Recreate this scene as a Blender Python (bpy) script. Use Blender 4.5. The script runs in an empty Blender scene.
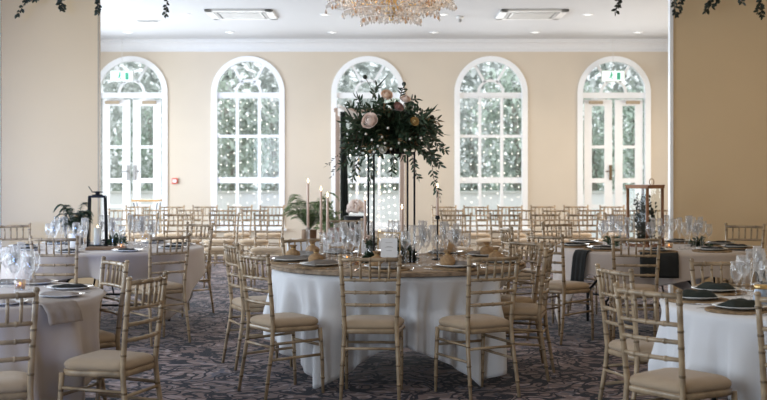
import bpy, math, random
from math import sin, cos, pi, radians as R, sqrt, atan2
from mathutils import Vector, Matrix
random.seed(7)
S = bpy.context.scene
C = S.collection
F = 1200.0      # focal length in pixels
EYE = 1.45      # camera height

# ------------------------------------------------------------------ camera
cam_d = bpy.data.cameras.new('camera'); cam = bpy.data.objects.new('camera', cam_d); C.objects.link(cam)
cam.location = (0, 0, EYE); cam.rotation_euler = (R(90), 0, 0)
cam_d.sensor_width = 36; cam_d.lens = F/767*36
cam_d.shift_y = -28/767
cam_d.clip_end = 200
cam_d.dof.use_dof = True; cam_d.dof.focus_distance = 8.1; cam_d.dof.aperture_fstop = 3.5
S.camera = cam

# ------------------------------------------------------------------ colour management and world
S.view_settings.view_transform = 'Standard'; S.view_settings.look = 'None'
S.view_settings.gamma = 1; S.view_settings.use_curve_mapping = False
S.view_settings.exposure = 0.0
W = bpy.data.worlds.new('overcast_sky'); S.world = W; W.use_nodes = True
bgn = W.node_tree.nodes['Background']
bgn.inputs[0].default_value = (0.90, 0.96, 1.0, 1); bgn.inputs[1].default_value = 1.5

def area(name, loc, rot, sx, sy, power, col, spread=180):
    l = bpy.data.lights.new(name, 'AREA'); l.shape = 'RECTANGLE'; l.size = sx; l.size_y = sy
    l.energy = power; l.color = col; l.spread = R(spread)
    o = bpy.data.objects.new(name, l); C.objects.link(o); o.location = loc; o.rotation_euler = rot
    return o
# daylight through the tall windows of the left wall (front part and far part of the room)
COOL = (0.76, 0.88, 1.0)
area('daylight_left_front', (-4.52, 7.6, 1.55), (0, R(-90), 0), 2.3, 9.0, 270, COOL)
area('daylight_left_near', (-4.52, 0.6, 1.6), (0, R(-90), R(25)), 2.3, 4.6, 320, COOL)
area('fill_right_far', (5.9, 17.2, 1.6), (0, R(90), 0), 2.2, 5.0, 130, (1.0, .90, .76), 150)  # added warm fill to brighten the right of the far wall
area('daylight_left_far', (-5.9, 16.8, 1.5), (0, R(-90), 0), 2.4, 6.0, 430, COOL, 150)
# added cool fill behind the camera, narrowed onto the left panel
area('fill_rear', (-2.6, -2.4, 1.5), (R(87.5), 0, R(6.5)), 1.5, 1.6, 24, (.10, .32, 1.0), 26)
# arched windows of the far wall
for i, px in enumerate((131, 248, 368, 491, 614)):
    area('daylight_arch', ((px-383.5)/F*20.7, 20.45, 1.8), (R(-90), 0, 0), 1.0, 2.4, 30, (0.93, 0.97, 1.0), 140)
# warm fill added overhead, standing for unseen ceiling lights of the front room
area('ceiling_fill', (1.6, 7.5, 3.55), (0, 0, 0), 4, 7, 34, (1.0, 0.80, 0.58))

# ------------------------------------------------------------------ mesh builder
class MB:
    def __init__(s): s.v = []; s.f = []; s.sm = []
    def add(s, vs, fs, smooth=False, m=None):
        b = len(s.v)
        s.v += [tuple(m @ Vector(v)) for v in vs] if m is not None else [tuple(v) for v in vs]
        for f in fs: s.f.append(tuple(b+i for i in f)); s.sm.append(smooth)
        return s
    def box(s, c, d, m=None, bev=0.0):
        x, y, z = [q/2 for q in d]
        vs = [(c[0]+a*x, c[1]+b*y, c[2]+e*z) for a in (-1, 1) for b in (-1, 1) for e in (-1, 1)]
        fs = [(0, 1, 3, 2), (4, 6, 7, 5), (0, 4, 5, 1), (2, 3, 7, 6), (0, 2, 6, 4), (1, 5, 7, 3)]
        return s.add(vs, fs, False, m)
    def tube(s, pts, rad, n=8, caps=True, m=None):
        pts = [Vector(p) for p in pts]
        if not hasattr(rad, '__len__'): rad = [rad]*len(pts)
        vs = []; prev = None
        for i, p in enumerate(pts):
            t = (pts[min(i+1, len(pts)-1)]-pts[max(i-1, 0)])
            t = t.normalized() if t.length > 1e-9 else Vector((0, 0, 1))
            ref = prev if prev is not None else (Vector((0, 0, 1)) if abs(t.z) < .9 else Vector((1, 0, 0)))
            u = (ref - t*ref.dot(t)); 
            if u.length < 1e-6: u = t.orthogonal()
            u.normalize(); w = t.cross(u); prev = u
            for k in range(n):
                a = 2*pi*k/n; vs.append(p+(u*cos(a)+w*sin(a))*rad[i])
        fs = []
        for i in range(len(pts)-1):
            for k in range(n):
                a = i*n+k; b = i*n+(k+1) % n; fs.append((a, b, b+n, a+n))
        if caps:
            fs.append(tuple(range(n-1, -1, -1))); fs.append(tuple(range((len(pts)-1)*n, len(pts)*n)))
        return s.add(vs, fs, True, m)
    def lathe(s, prof, n=20, m=None, c=(0, 0, 0), smooth=True, closed=True):
        vs = []; fs = []
        for r, z in prof:
            for k in range(n):
                a = 2*pi*k/n; vs.append((c[0]+r*cos(a), c[1]+r*sin(a), c[2]+z))
        for i in range(len(prof)-1):
            for k in range(n):
                a = i*n+k; b = i*n+(k+1) % n; fs.append((a, b, b+n, a+n))
        if closed:
            fs.append(tuple(range(n-1, -1, -1))); fs.append(tuple(range((len(prof)-1)*n, len(prof)*n)))
        return s.add(vs, fs, smooth, m)
    def ball(s, c, r, n=10, sc=(1, 1, 1), m=None):
        prof = [(max(1e-4, sin(pi*i/(n//2+2)))*r, -cos(pi*i/(n//2+2))*r) for i in range(n//2+3)]
        vs = []; fs = []
        for q, z in prof:
            for k in range(n):
                a = 2*pi*k/n; vs.append((c[0]+q*cos(a)*sc[0], c[1]+q*sin(a)*sc[1], c[2]+z*sc[2]))
        for i in range(len(prof)-1):
            for k in range(n):
                a = i*n+k; b = i*n+(k+1) % n; fs.append((a, b, b+n, a+n))
        return s.add(vs, fs, True, m)
    def leaf(s, p, d, up, L, w, bend=.15, fold=.12):
        p = Vector(p); d = Vector(d).normalized(); up = Vector(up)
        x = d.cross(up)
        if x.length < 1e-4: x = d.orthogonal()
        x.normalize(); n = x.cross(d).normalized()
        q = [(0, 0, 0), (.3, .42, fold), (.3, -.42, fold), (.34, 0, 0), (.7, .36, fold*.6), (.7, -.36, fold*.6), (.72, 0, 0), (1, 0, 0)]
        vs = [p+d*L*a+x*w*b+n*(w*e*1.6-bend*L*a*a) for a, b, e in q]
        s.add(vs, [(0, 3, 1), (0, 2, 3), (1, 3, 6, 4), (3, 2, 5, 6), (4, 6, 7), (6, 5, 7)], True)
    def build(s, name, mat, parent=None, loc=(0, 0, 0), rot=(0, 0, 0), bevel=0.0):
        me = bpy.data.meshes.new(name); me.from_pydata(s.v, [], s.f)
        me.polygons.foreach_set('use_smooth', s.sm); me.update()
        o = bpy.data.objects.new(name, me); C.objects.link(o)
        if mat: me.materials.append(mat)
        o.location = loc; o.rotation_euler = rot
        if parent: o.parent = parent
        if bevel:
            b = o.modifiers.new('bevel', 'BEVEL'); b.width = bevel; b.segments = 2; b.limit_method = 'ANGLE'
        return o

def thing(name, label, cat, loc=(0, 0, 0), rz=0, group=None):
    o = bpy.data.objects.new(name, None); C.objects.link(o); o.location = loc; o.rotation_euler = (0, 0, rz)
    o.empty_display_size = .05
    o['label'] = label; o['category'] = cat
    if group: o['group'] = group
    return o
def tag(o, label, cat, group=None, kind=None):
    o['label'] = label; o['category'] = cat
    if group: o['group'] = group
    if kind: o['kind'] = kind
    return o
def struct(o): o['kind'] = 'structure'; return o
KIDS = {}
def dup(root, loc, rz, label, group):
    def cp(o, par):
        c = o.copy(); C.objects.link(c)
        if par: c.parent = par
        for k in list(o.children): cp(k, c)
        return c
    r = cp(root, None); r.location = loc; r.rotation_euler = (0, 0, rz)
    r['label'] = label
    if group: r['group'] = group
    return r
class Proto:
    def __init__(s, fn, cat): s.fn = fn; s.root = None; s.cat = cat
    def place(s, loc, rz, label, group):
        if s.root is None:
            s.root = s.fn(); s.root.location = loc; s.root.rotation_euler = (0, 0, rz)
            return tag(s.root, label, s.cat, group)
        return dup(s.root, loc, rz, label, group)
def X(px, Y): return (px-383.5)/F*Y
def Z(py, Y): return EYE-(py-172)/F*Y

# ------------------------------------------------------------------ materials
def mat(name, col, rough=.6, metal=0, var=.0, vscale=20, spec=.5, bump=0, bscale=60, emit=None, estr=0, stretch=None, sheen=0, trans=0, sub=0):
    m = bpy.data.materials.new(name); m.use_nodes = True
    nt = m.node_tree; b = nt.nodes['Principled BSDF']
    b.inputs['Base Color'].default_value = (*col, 1); b.inputs['Roughness'].default_value = rough
    b.inputs['Metallic'].default_value = metal; b.inputs['Specular IOR Level'].default_value = spec
    if sheen: b.inputs['Sheen Weight'].default_value = sheen
    tc = nt.nodes.new('ShaderNodeTexCoord'); mp = nt.nodes.new('ShaderNodeMapping'); nt.links.new(tc.outputs['Object'], mp.inputs[0])
    if stretch: mp.inputs['Scale'].default_value = stretch
    if var or bump:
        n = nt.nodes.new('ShaderNodeTexNoise'); n.inputs['Scale'].default_value = vscale; n.inputs['Detail'].default_value = 4
        nt.links.new(mp.outputs[0], n.inputs['Vector'])
    if var:
        mx = nt.nodes.new('ShaderNodeMix'); mx.data_type = 'RGBA'
        mx.inputs[6].default_value = (*[max(0, c*(1-var)) for c in col], 1); mx.inputs[7].default_value = (*[min(1, c*(1+var)) for c in col], 1)
        rp = nt.nodes.new('ShaderNodeMapRange'); rp.inputs[1].default_value = .3; rp.inputs[2].default_value = .7
        nt.links.new(n.outputs['Fac'], rp.inputs[0]); nt.links.new(rp.outputs[0], mx.inputs[0]); nt.links.new(mx.outputs[2], b.inputs['Base Color'])
    if bump:
        n2 = nt.nodes.new('ShaderNodeTexNoise'); n2.inputs['Scale'].default_value = bscale; n2.inputs['Detail'].default_value = 3
        nt.links.new(mp.outputs[0], n2.inputs['Vector'])
        bp = nt.nodes.new('ShaderNodeBump'); bp.inputs['Strength'].default_value = bump; bp.inputs['Distance'].default_value = .01
        nt.links.new(n2.outputs['Fac'], bp.inputs['Height']); nt.links.new(bp.outputs[0], b.inputs['Normal'])
    if emit: b.inputs['Emission Color'].default_value = (*emit, 1); b.inputs['Emission Strength'].default_value = estr
    if trans: b.inputs['Transmission Weight'].default_value = trans
    return m
def glassmat(name, tint=(1, 1, 1), base=.08, rough=.03, gain=.6, glint=0):
    m = bpy.data.materials.new(name); m.use_nodes = True; nt = m.node_tree; nt.nodes.clear()
    o = nt.nodes.new('ShaderNodeOutputMaterial'); t = nt.nodes.new('ShaderNodeBsdfTransparent'); g = nt.nodes.new('ShaderNodeBsdfGlossy')
    t.inputs[0].default_value = (*tint, 1); g.inputs['Roughness'].default_value = rough
    lw = nt.nodes.new('ShaderNodeLayerWeight'); lw.inputs[0].default_value = .35
    ma = nt.nodes.new('ShaderNodeMath'); ma.operation = 'MULTIPLY_ADD'; ma.inputs[1].default_value = gain; ma.inputs[2].default_value = base; ma.use_clamp = True
    mx = nt.nodes.new('ShaderNodeMixShader')
    nt.links.new(lw.outputs['Fresnel'], ma.inputs[0]); nt.links.new(ma.outputs[0], mx.inputs[0])
    if glint:  # white mixed into the glass to stand for bright reflections
        df = nt.nodes.new('ShaderNodeBsdfDiffuse'); df.inputs[0].default_value = (.95, .95, .96, 1); tl = nt.nodes.new('ShaderNodeBsdfTranslucent'); tl.inputs[0].default_value = (.95, .95, .96, 1)
        m1 = nt.nodes.new('ShaderNodeMixShader'); m1.inputs[0].default_value = .5; nt.links.new(df.outputs[0], m1.inputs[1]); nt.links.new(tl.outputs[0], m1.inputs[2])
        m2 = nt.nodes.new('ShaderNodeMixShader'); m2.inputs[0].default_value = glint; nt.links.new(g.outputs[0], m2.inputs[1]); nt.links.new(m1.outputs[0], m2.inputs[2]); g = m2
    nt.links.new(t.outputs[0], mx.inputs[1]); nt.links.new(g.outputs[0], mx.inputs[2]); nt.links.new(mx.outputs[0], o.inputs[0])
    return m
def carpetmat():
    m = bpy.data.materials.new('patterned_carpet'); m.use_nodes = True; nt = m.node_tree; b = nt.nodes['Principled BSDF']
    N = nt.nodes.new; L = nt.links.new
    tc = N('ShaderNodeTexCoord')
    def noise(scale, det=3, dist=0, vec=None):
        n = N('ShaderNodeTexNoise'); n.inputs['Scale'].default_value = scale; n.inputs['Detail'].default_value = det; n.inputs['Distortion'].default_value = dist
        L(vec or tc.outputs['Object'], n.inputs['Vector']); return n
    def band(src, lo, hi, soft=.012):      # 1 where lo<src<hi
        a = N('ShaderNodeMapRange'); a.inputs[1].default_value = lo-soft; a.inputs[2].default_value = lo+soft; L(src, a.inputs[0])
        c = N('ShaderNodeMapRange'); c.inputs[1].default_value = hi-soft; c.inputs[2].default_value = hi+soft; c.inputs[3].default_value = 1; c.inputs[4].default_value = 0; L(src, c.inputs[0])
        u = N('ShaderNodeMath'); u.operation = 'MULTIPLY'; L(a.outputs[0], u.inputs[0]); L(c.outputs[0], u.inputs[1]); return u.outputs[0]
    def mix(fac, A, Bc):
        x = N('ShaderNodeMix'); x.data_type = 'RGBA'; L(fac, x.inputs[0])
        for s, q in ((6, A), (7, Bc)):
            if isinstance(q, tuple): x.inputs[s].default_value = (*q, 1)
            else: L(q, x.inputs[s])
        return x.outputs[2]
    n1 = noise(2.1, 1.2, 1.5); n2 = noise(2.7, 1.0, 1.2); n3 = noise(3.6, 1.2, 1.6); n4 = noise(1.1, 2)
    base = mix(n4.outputs['Fac'], (.135, .094, .092), (.26, .19, .18))
    c = mix(band(n3.outputs['Fac'], .545, .60), base, (.32, .26, .265))
    c = mix(band(n2.outputs['Fac'], .57, .59), c, (.09, .10, .14))
    c = mix(band(n1.outputs['Fac'], .46, .505, .004), c, (.010, .011, .020))
    c = mix(band(n2.outputs['Fac'], .44, .485, .004), c, (.012, .013, .024))
    c = mix(band(n3.outputs['Fac'], .42, .465, .004), c, (.014, .014, .024))
    c = mix(band(n1.outputs['Fac'], .36, .41, .004), c, (.016, .015, .026))
    L(c, b.inputs['Base Color']); b.inputs['Roughness'].default_value = .95; b.inputs['Specular IOR Level'].default_value = .15
    b.inputs['Sheen Weight'].default_value = .05
    pn = noise(260, 2); bp = N('ShaderNodeBump'); bp.inputs['Strength'].default_value = .5; bp.inputs['Distance'].default_value = .004
    L(pn.outputs['Fac'], bp.inputs['Height']); L(bp.outputs[0], b.inputs['Normal'])
    return m
M = dict(
    wall=mat('tan_wall_paint', (.66, .575, .47), .75, var=.02, vscale=1.5, spec=.3),
    panel=mat('tan_panel_vinyl', (.74, .56, .35), .55, var=.025, vscale=1.2, spec=.4, bump=.05, bscale=300),
    ceil=mat('ceiling_paint', (.56, .56, .57), .8, var=.01, vscale=2),
    white=mat('white_gloss_paint', (.93, .94, .95), .35, var=.01, vscale=8),
    carpet=carpetmat(),
    wood=mat('limewashed_chair_wood', (.365, .268, .17), .27, var=.38, vscale=11, bump=.12, bscale=70),
    ring=mat('dark_bamboo_ring', (.30, .225, .155), .5, var=.2, vscale=30),
    pad=mat('beige_seat_fabric', (.42, .31, .205), .85, var=.05, vscale=12, bump=.2, bscale=350, sheen=.2),
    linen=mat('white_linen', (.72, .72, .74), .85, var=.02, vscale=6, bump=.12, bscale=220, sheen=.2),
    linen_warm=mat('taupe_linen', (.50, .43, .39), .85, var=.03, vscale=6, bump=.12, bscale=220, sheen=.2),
    tabletop=mat('table_plywood', (.38, .26, .15), .5, var=.2, vscale=10),
    board=mat('rustic_board_wood', (.36, .255, .165), .6, var=.35, vscale=12, stretch=(1, 7, 4), bump=.4, bscale=30),
    bark=mat('board_bark_edge', (.27, .20, .14), .8, var=.4, vscale=25, bump=.6, bscale=40),
    black=mat('black_metal', (.014, .014, .015), .55, metal=0, spec=.25, var=.1, vscale=40),
    gold=mat('brass', (.72, .50, .22), .28, metal=1, var=.1, vscale=30),
    copper=mat('copper_metal', (.25, .12, .06), .4, metal=.35, var=.2, vscale=20),
    steel=mat('cutlery_steel', (.72, .72, .72), .18, metal=1, var=.05, vscale=30),
    china=mat('white_china', (.86, .86, .85), .15, var=.01, vscale=10),
    glass=glassmat('clear_glass', base=.06, gain=.42, glint=.38),
    pane=glassmat('window_glass', tint=(.97, .99, .98), base=.02, gain=.3),
    crystal=glassmat('crystal', tint=(.98, .93, .87), base=.40, rough=.08, gain=.9, glint=.6),
    crystal_amber=glassmat('amber_crystal', tint=(.80, .55, .32), base=.3, rough=.1, gain=.8, glint=.35),
    candle=mat('blush_candle_wax', (.80, .60, .50), .45, var=.03, vscale=10),
    flame=mat('candle_flame', (1, .8, .5), .5, emit=(1, .78, .45), estr=9, var=.01),
    bulb=mat('fairy_bulb', (1, .95, .85), .5, emit=(1, .94, .84), estr=2.2, var=.01),
    bulb_warm=mat('warm_fairy_bulb', (1, .8, .5), .5, emit=(1, .66, .34), estr=3.0, var=.01),
    wire=mat('silver_wire', (.6, .6, .62), .4, metal=.6, var=.05),
    leaf=mat('dark_green_leaf', (.030, .058, .028), .5, var=.45, vscale=14),
    leaf2=mat('sage_leaf', (.085, .125, .070), .55, var=.3, vscale=14),
    fern=mat('fern_leaf', (.20, .27, .12), .6, var=.3, vscale=14),
    ivy=mat('garland_leaf', (.014, .022, .012), .6, var=.4, vscale=14),
    stem=mat('brown_stem', (.09, .06, .035), .7, var=.2),
    blush=mat('blush_petal', (.93, .76, .67), .6, var=.06, vscale=20, sheen=.3),
    peach=mat('peach_petal', (.93, .70, .54), .6, var=.08, vscale=20, sheen=.3),
    mauve=mat('mauve_petal', (.40, .20, .17), .6, var=.12, vscale=20, sheen=.3),
    ochre=mat('ochre_petal', (.62, .42, .17), .6, var=.1, vscale=20),
    cream=mat('cream_petal', (.84, .80, .72), .6, var=.04, vscale=20),
    hessian=mat('hessian', (.36, .225, .115), .95, var=.25, vscale=60, bump=.6, bscale=180),
    wicker=mat('woven_placemat', (.30, .20, .11), .85, var=.45, vscale=45, bump=.8, bscale=90),
    greynap=mat('grey_napkin', (.20, .18, .165), .9, var=.1, vscale=20, bump=.2, bscale=150),
    dgreen=mat('black_green_napkin', (.016, .022, .018), .9, var=.2, vscale=20, bump=.2, bscale=150),
    blacknap=mat('black_napkin', (.010, .011, .011), .9, var=.2, vscale=20),
    taupenap=mat('taupe_napkin', (.34, .285, .25), .9, var=.1, vscale=20, bump=.2, bscale=150),
    card=mat('white_card', (.86, .87, .89), .7, var=.01),
    ink=mat('grey_ink', (.25, .25, .27), .8, var=.02),
    blushwood=mat('blush_painted_wood', (.55, .41, .33), .6, var=.06, vscale=9),
    drape=mat('dark_green_drape', (.020, .026, .020), .9, var=.25, vscale=4, bump=.3, bscale=20),
    drapewhite=mat('ivory_drape', (.80, .74, .68), .9, var=.03, vscale=5),
    rust=mat('rust_fabric', (.30, .085, .05), .9, var=.12, vscale=8),
    crate=mat('crate_wood', (.20, .115, .06), .7, var=.3, vscale=12, bump=.3, bscale=40),
    pot=mat('white_glazed_pot', (.82, .81, .79), .35, var=.02),
    red=mat('red_plastic', (.62, .10, .06), .4, var=.03),
    vent=mat('grey_vent_slats', (.36, .35, .34), .6, var=.03),
    acwhite=mat('off_white_plastic', (.70, .69, .67), .5, var=.01),
    lampglow=mat('downlight_glow', (1, 1, 1), .5, emit=(1, .97, .92), estr=2.2, var=.01),
    bronze=mat('bronze_hardware', (.20, .14, .08), .4, metal=.6, var=.1),
    tanplastic=mat('tan_door_closer', (.42, .33, .23), .5, var=.05),
    tanwood=mat('honey_wood', (.50, .30, .13), .5, var=.2, vscale=14, stretch=(1, 6, 6)),
    grass=mat('pale_lawn', (.30, .36, .24), .95, var=.2, vscale=3),
    patio=mat('pale_patio', (.66, .66, .63), .9, var=.08, vscale=4),
    tree=mat('garden_foliage', (.60, .68, .61), .9, var=.5, vscale=1.6),  # leaf colour lightened in place of haze over the garden
    tree2=mat('hazed_garden_foliage', (.76, .83, .79), .9, var=.4, vscale=1.4),  # paler still, the haze put into the leaf colour
    trunk=mat('tree_bark', (.40, .38, .35), .9, var=.2),
    pebble=mat('glass_water', (.65, .75, .72), .2, var=.1),
)

def bamboo_nodes(m):      # darker joints painted on the turned legs and posts
    nt = m.node_tree; b = nt.nodes['Principled BSDF']; src = b.inputs['Base Color'].links[0].from_socket
    tc = nt.nodes.new('ShaderNodeTexCoord'); sp = nt.nodes.new('ShaderNodeSeparateXYZ'); nt.links.new(tc.outputs['Object'], sp.inputs[0]); acc = None
    for z in (.10, .22, .34, .53, .66, .735, .86):
        c = nt.nodes.new('ShaderNodeMath'); c.operation = 'COMPARE'; c.inputs[1].default_value = z; c.inputs[2].default_value = .0055; nt.links.new(sp.outputs['Z'], c.inputs[0])
        if acc is None: acc = c
        else:
            a = nt.nodes.new('ShaderNodeMath'); a.operation = 'ADD'; nt.links.new(acc.outputs[0], a.inputs[0]); nt.links.new(c.outputs[0], a.inputs[1]); acc = a
    mx = nt.nodes.new('ShaderNodeMix'); mx.data_type = 'RGBA'; nt.links.new(acc.outputs[0], mx.inputs[0]); nt.links.new(src, mx.inputs[6]); mx.inputs[7].default_value = (.17, .115, .065, 1)
    nt.links.new(mx.outputs[2], b.inputs['Base Color'])
bamboo_nodes(M['wood'])

# ------------------------------------------------------------------ structure
HW = 6.0; YF = 20.7; CZ = 3.723; SX = 4.6; YP = 13.0; YR = -2.6
struct(MB().box((0, 9, -.05), (13, 24.2, .1)).build('floor', M['carpet']))
struct(MB().box((0, 9, CZ+.05), (13, 24.2, .1)).build('ceiling', M['ceil']))

WX = [X(p, YF) for p in (131, 248, 368, 491, 614)]
HWID = .612
SPR = 2.818
def wall_back():
    mb = MB(); T = .3
    xs = [-HW] + [v for x in WX for v in (x-HWID, x+HWID)] + [HW]
    for i in range(0, len(xs), 2):
        a, b = xs[i], xs[i+1]; mb.box(((a+b)/2, YF+T/2, CZ/2), (b-a, T, CZ))
    for k, x in enumerate(WX):
        sill = .0 if k in (0, 4) else .48
        if sill: mb.box((x, YF+T/2, sill/2), (2*HWID, T, sill))
        n = 24
        for j in range(n):
            a0 = pi*j/n; a1 = pi*(j+1)/n
            p0 = (x+HWID*cos(a0), SPR+HWID*sin(a0)); p1 = (x+HWID*cos(a1), SPR+HWID*sin(a1))
            vs = [(p0[0], YF, p0[1]), (p1[0], YF, p1[1]), (p1[0], YF, CZ), (p0[0], YF, CZ)]
            vs += [(q[0], YF+T, q[2]) for q in vs]
            mb.add(vs, [(0, 1, 2, 3), (7, 6, 5, 4), (0, 4, 5, 1)])
    return mb
struct(wall_back().build('wall_back', M['wall']))
def arch_band(mb, x, z, ro, ri, y0, y1, a0=0, a1=pi, n=28):
    for j in range(n):
        t0 = a0+(a1-a0)*j/n; t1 = a0+(a1-a0)*(j+1)/n
        q = []
        for y in (y0, y1):
            for r, t in ((ri, t0), (ro, t0), (ro, t1), (ri, t1)):
                q.append((x+r*cos(t), y, z+r*sin(t)))
        mb.add(q, [(0, 1, 2, 3), (7, 6, 5, 4), (1, 5, 6, 2), (0, 3, 7, 4), (0, 4, 5, 1), (2, 6, 7, 3)])
def bar(mb, x0, z0, x1, z1, w, y0, y1):
    d = Vector((x1-x0, 0, z1-z0)); L = d.length; d.normalize(); n = Vector((-d.z, 0, d.x))*w/2
    q = []
    for y in (y0, y1):
        for p, s in (((x0, z0), -1), ((x1, z1), -1), ((x1, z1), 1), ((x0, z0), 1)):
            q.append((p[0]+n.x*s, y, p[1]+n.z*s))
    mb.add(q, [(0, 1, 2, 3), (7, 6, 5, 4), (0, 4, 5, 1), (1, 5, 6, 2), (2, 6, 7, 3), (3, 7, 4, 0)])
for k, x in enumerate(WX):
    door = k in (0, 4); sill = .02 if door else .48
    idx = (1 if k == 0 else 2) if door else k
    root = MB()
    # architrave and frame as one moulding
    arch_band(root, x, SPR, HWID+.02, HWID-.075, YF-.025, YF+.10)
    for s in (-1, 1): root.box((x+s*(HWID-.028), YF+.037, (SPR+sill)/2), (.095, .125, SPR-sill))
    fr = struct(root.build(f'{"door" if door else "window"}_{idx}', M['white']))
    m = MB()
    arch_band(m, x, SPR, .235, .19, YF+.03, YF+.09, n=16)
    for a in (60, 120): bar(m, x+.21*cos(R(a)), SPR+.21*sin(R(a)), x+.56*cos(R(a)), SPR+.56*sin(R(a)), .042, YF+.03, YF+.09)
    m.box((x, YF+.06, SPR-.045), (2*HWID-.12, .08, .10))
    if not door:
        for s in (-1, 1): m.box((x+s*.19, YF+.06, (SPR+sill)/2), (.052, .06, SPR-sill-.1))
        m.box((x, YF+.06, 2.068), (1.1, .058, .05)); m.box((x, YF+.06, 1.308), (1.1, .062, .10)); m.box((x, YF+.06, sill+.05), (1.1, .064, .1))
        m.build('glazing_bars', M['white'], fr)
        MB().box((x, YF-.03, sill-.02), (1.34, .14, .04)).build('window_sill', M['white'], fr, bevel=.006)
    else:
        m.build('transom_and_fanlight', M['white'], fr)
        for s in (-1, 1):
            lf = MB(); cx = x+s*.265; w = .50
            for q in (-1, 1): lf.box((cx+q*(w/2-.075), YF+.06, 1.36), (.13, .05, 2.68))
            for z, h in ((2.653, .12), (1.883, .05), (1.303, .08), (.16, .28), (.86, .05)): lf.box((cx, YF+.06, z), (w-.25, .048, h))
            o = lf.build('door_leaf', M['white'], fr)
            MB().box((x+s*.32, YF-.03, 2.648), (.24, .06, .055)).build('door_closer', M['tanplastic'], o, bevel=.008)
            if s == -1 or k == 0:
                MB().box((x+s*.055, YF+.02, 1.44), (.045, .03, .26)).tube([(x+s*.055, YF+.0, 1.46), (x+s*.055, YF-.05, 1.46), (x+s*.15, YF-.05, 1.46)], .011).build('door_handle', M['bronze' if k else 'vent'], o)
    gp = MB(); n = 24
    pts = [(x+(HWID-.06)*cos(pi*j/n), YF+.075, SPR+(HWID-.06)*sin(pi*j/n)) for j in range(n+1)] + [(x-HWID+.06, YF+.075, sill), (x+HWID-.06, YF+.075, sill)]
    gp.add(pts, [tuple(range(len(pts)))]); gp.build('pane', M['pane'], fr)

# far side walls, left one with daylight openings
def slab(name, x0, x1, y0, y1, z0, z1, m): return struct(MB().box(((x0+x1)/2, (y0+y1)/2, (z0+z1)/2), (x1-x0, y1-y0, z1-z0)).build(name, m))
slab('wall_far_left', -HW-.12, -HW, YP, YF+.3, 0, CZ, M['wall'])
slab('wall_far_right', HW, HW+.12, YP, YF+.3, 0, CZ, M['wall'])
slab('wall_left', -SX-.12, -SX, YR, YP, 0, CZ, M['wall'])
slab('wall_right', SX, SX+.12, YR, YP, 0, CZ, M['panel'])
slab('wall_rear', -SX-.1, SX+.1, YR-.12, YR, 0, CZ, M['wall'])
# partition panels either side of the wide opening
slab('wall_partition_left', -4.145, -3.095, YP, YP+.06, 0, CZ, M['panel'])
slab('wall_partition_right', 3.13, 6.0, YP, YP+.06, 0, CZ, M['panel'])
slab('wall_partition_far_left', -6.0, -4.185, YP+.01, YP+.13, 0, CZ, M['white'])
slab('trim_window_light', -4.19, -4.145, YP-.03, YP+.15, 0, CZ, M['white'])  # white strip standing for window light beside the left panel
slab('trim_2', 3.10, 3.135, YP-.02, YP+.07, 0, CZ, M['white'])
slab('trim_3', -3.095, -3.08, YP-.005, YP+.065, 0, CZ, M['tanplastic'])
slab('trim_4', -3.08, 3.10, YP+.0, YP+.14, 3.36, CZ, M['ceil'])
slab('baseboard_back', -HW, WX[0]-HWID-.1, YF-.02, YF, 0, .12, M['white'])
slab('baseboard_partition_right', 3.14, SX, YP-.016, YP, 0, .12, M['panel'])
# cornice: stepped and coved band under the ceiling of the far room
cor = MB()
prof = [(a_, b_+.083) for a_, b_ in [(0, 3.44), (-.03, 3.44), (-.03, 3.465), (-.05, 3.475), (-.07, 3.52), (-.12, 3.57), (-.19, 3.59), (-.19, 3.605), (-.23, 3.615), (-.23, 3.64), (0, 3.64)]]
vs = [(x, YF+dy, z) for x in (-HW, HW) for dy, z in prof]; n = len(prof)
cor.add(vs, [(i, (i+1) % n, n+(i+1) % n, n+i) for i in range(n)])
struct(cor.build('trim_5', mat('cornice_paint', (.74, .74, .75), .8, var=.01)))

# ------------------------------------------------------------------ outside
struct(MB().box((0, 34, -.10), (70, 26, .1)).build('ground_lawn', M['grass']))
struct(MB().box((0, 23.2, -.03), (16, 4.4, .06)).build('ground_patio', M['patio']))
rt = random.Random(3)
def tree(px, Y, h, w, m, label, ntuft=60, leafs=30, low=.4):
    Y = Y+(3.2 if label[0] == 'p' or 'right of centre' in label or 'behind the flowers' in label or 'right leaf' in label else -3.0); w = w*.75; x = X(px, Y)
    t = thing('garden_tree', label, 'tree', (x, Y, -.05), 0, 'trees beyond the far windows')
    MB().tube([(0, 0, 0), (.1, .05, h*.4), (-.05, 0, h*.8)], [.14, .10, .04], 8).build('trunk', M['trunk'], t)
    mb = MB()
    for i in range(ntuft):
        a = rt.uniform(0, 2*pi); u = rt.uniform(-1, 1); rr = rt.uniform(.35, 1)**.6
        c = Vector((cos(a)*sqrt(1-u*u)*w*rr, sin(a)*sqrt(1-u*u)*w*rr*.6, low+(h-low)*(.5+.5*u*rr)))
        for j in range(leafs):
            d = Vector((rt.gauss(0, 1), rt.gauss(0, 1), rt.gauss(0, .8)))
            p = c+d*.22
            mb.leaf(p, (rt.gauss(0, 1), rt.gauss(0, 1), rt.gauss(-.3, .7)), (0, 0, 1), rt.uniform(.12, .24), rt.uniform(.06, .12))
    mb.build('crown', m, t)
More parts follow.
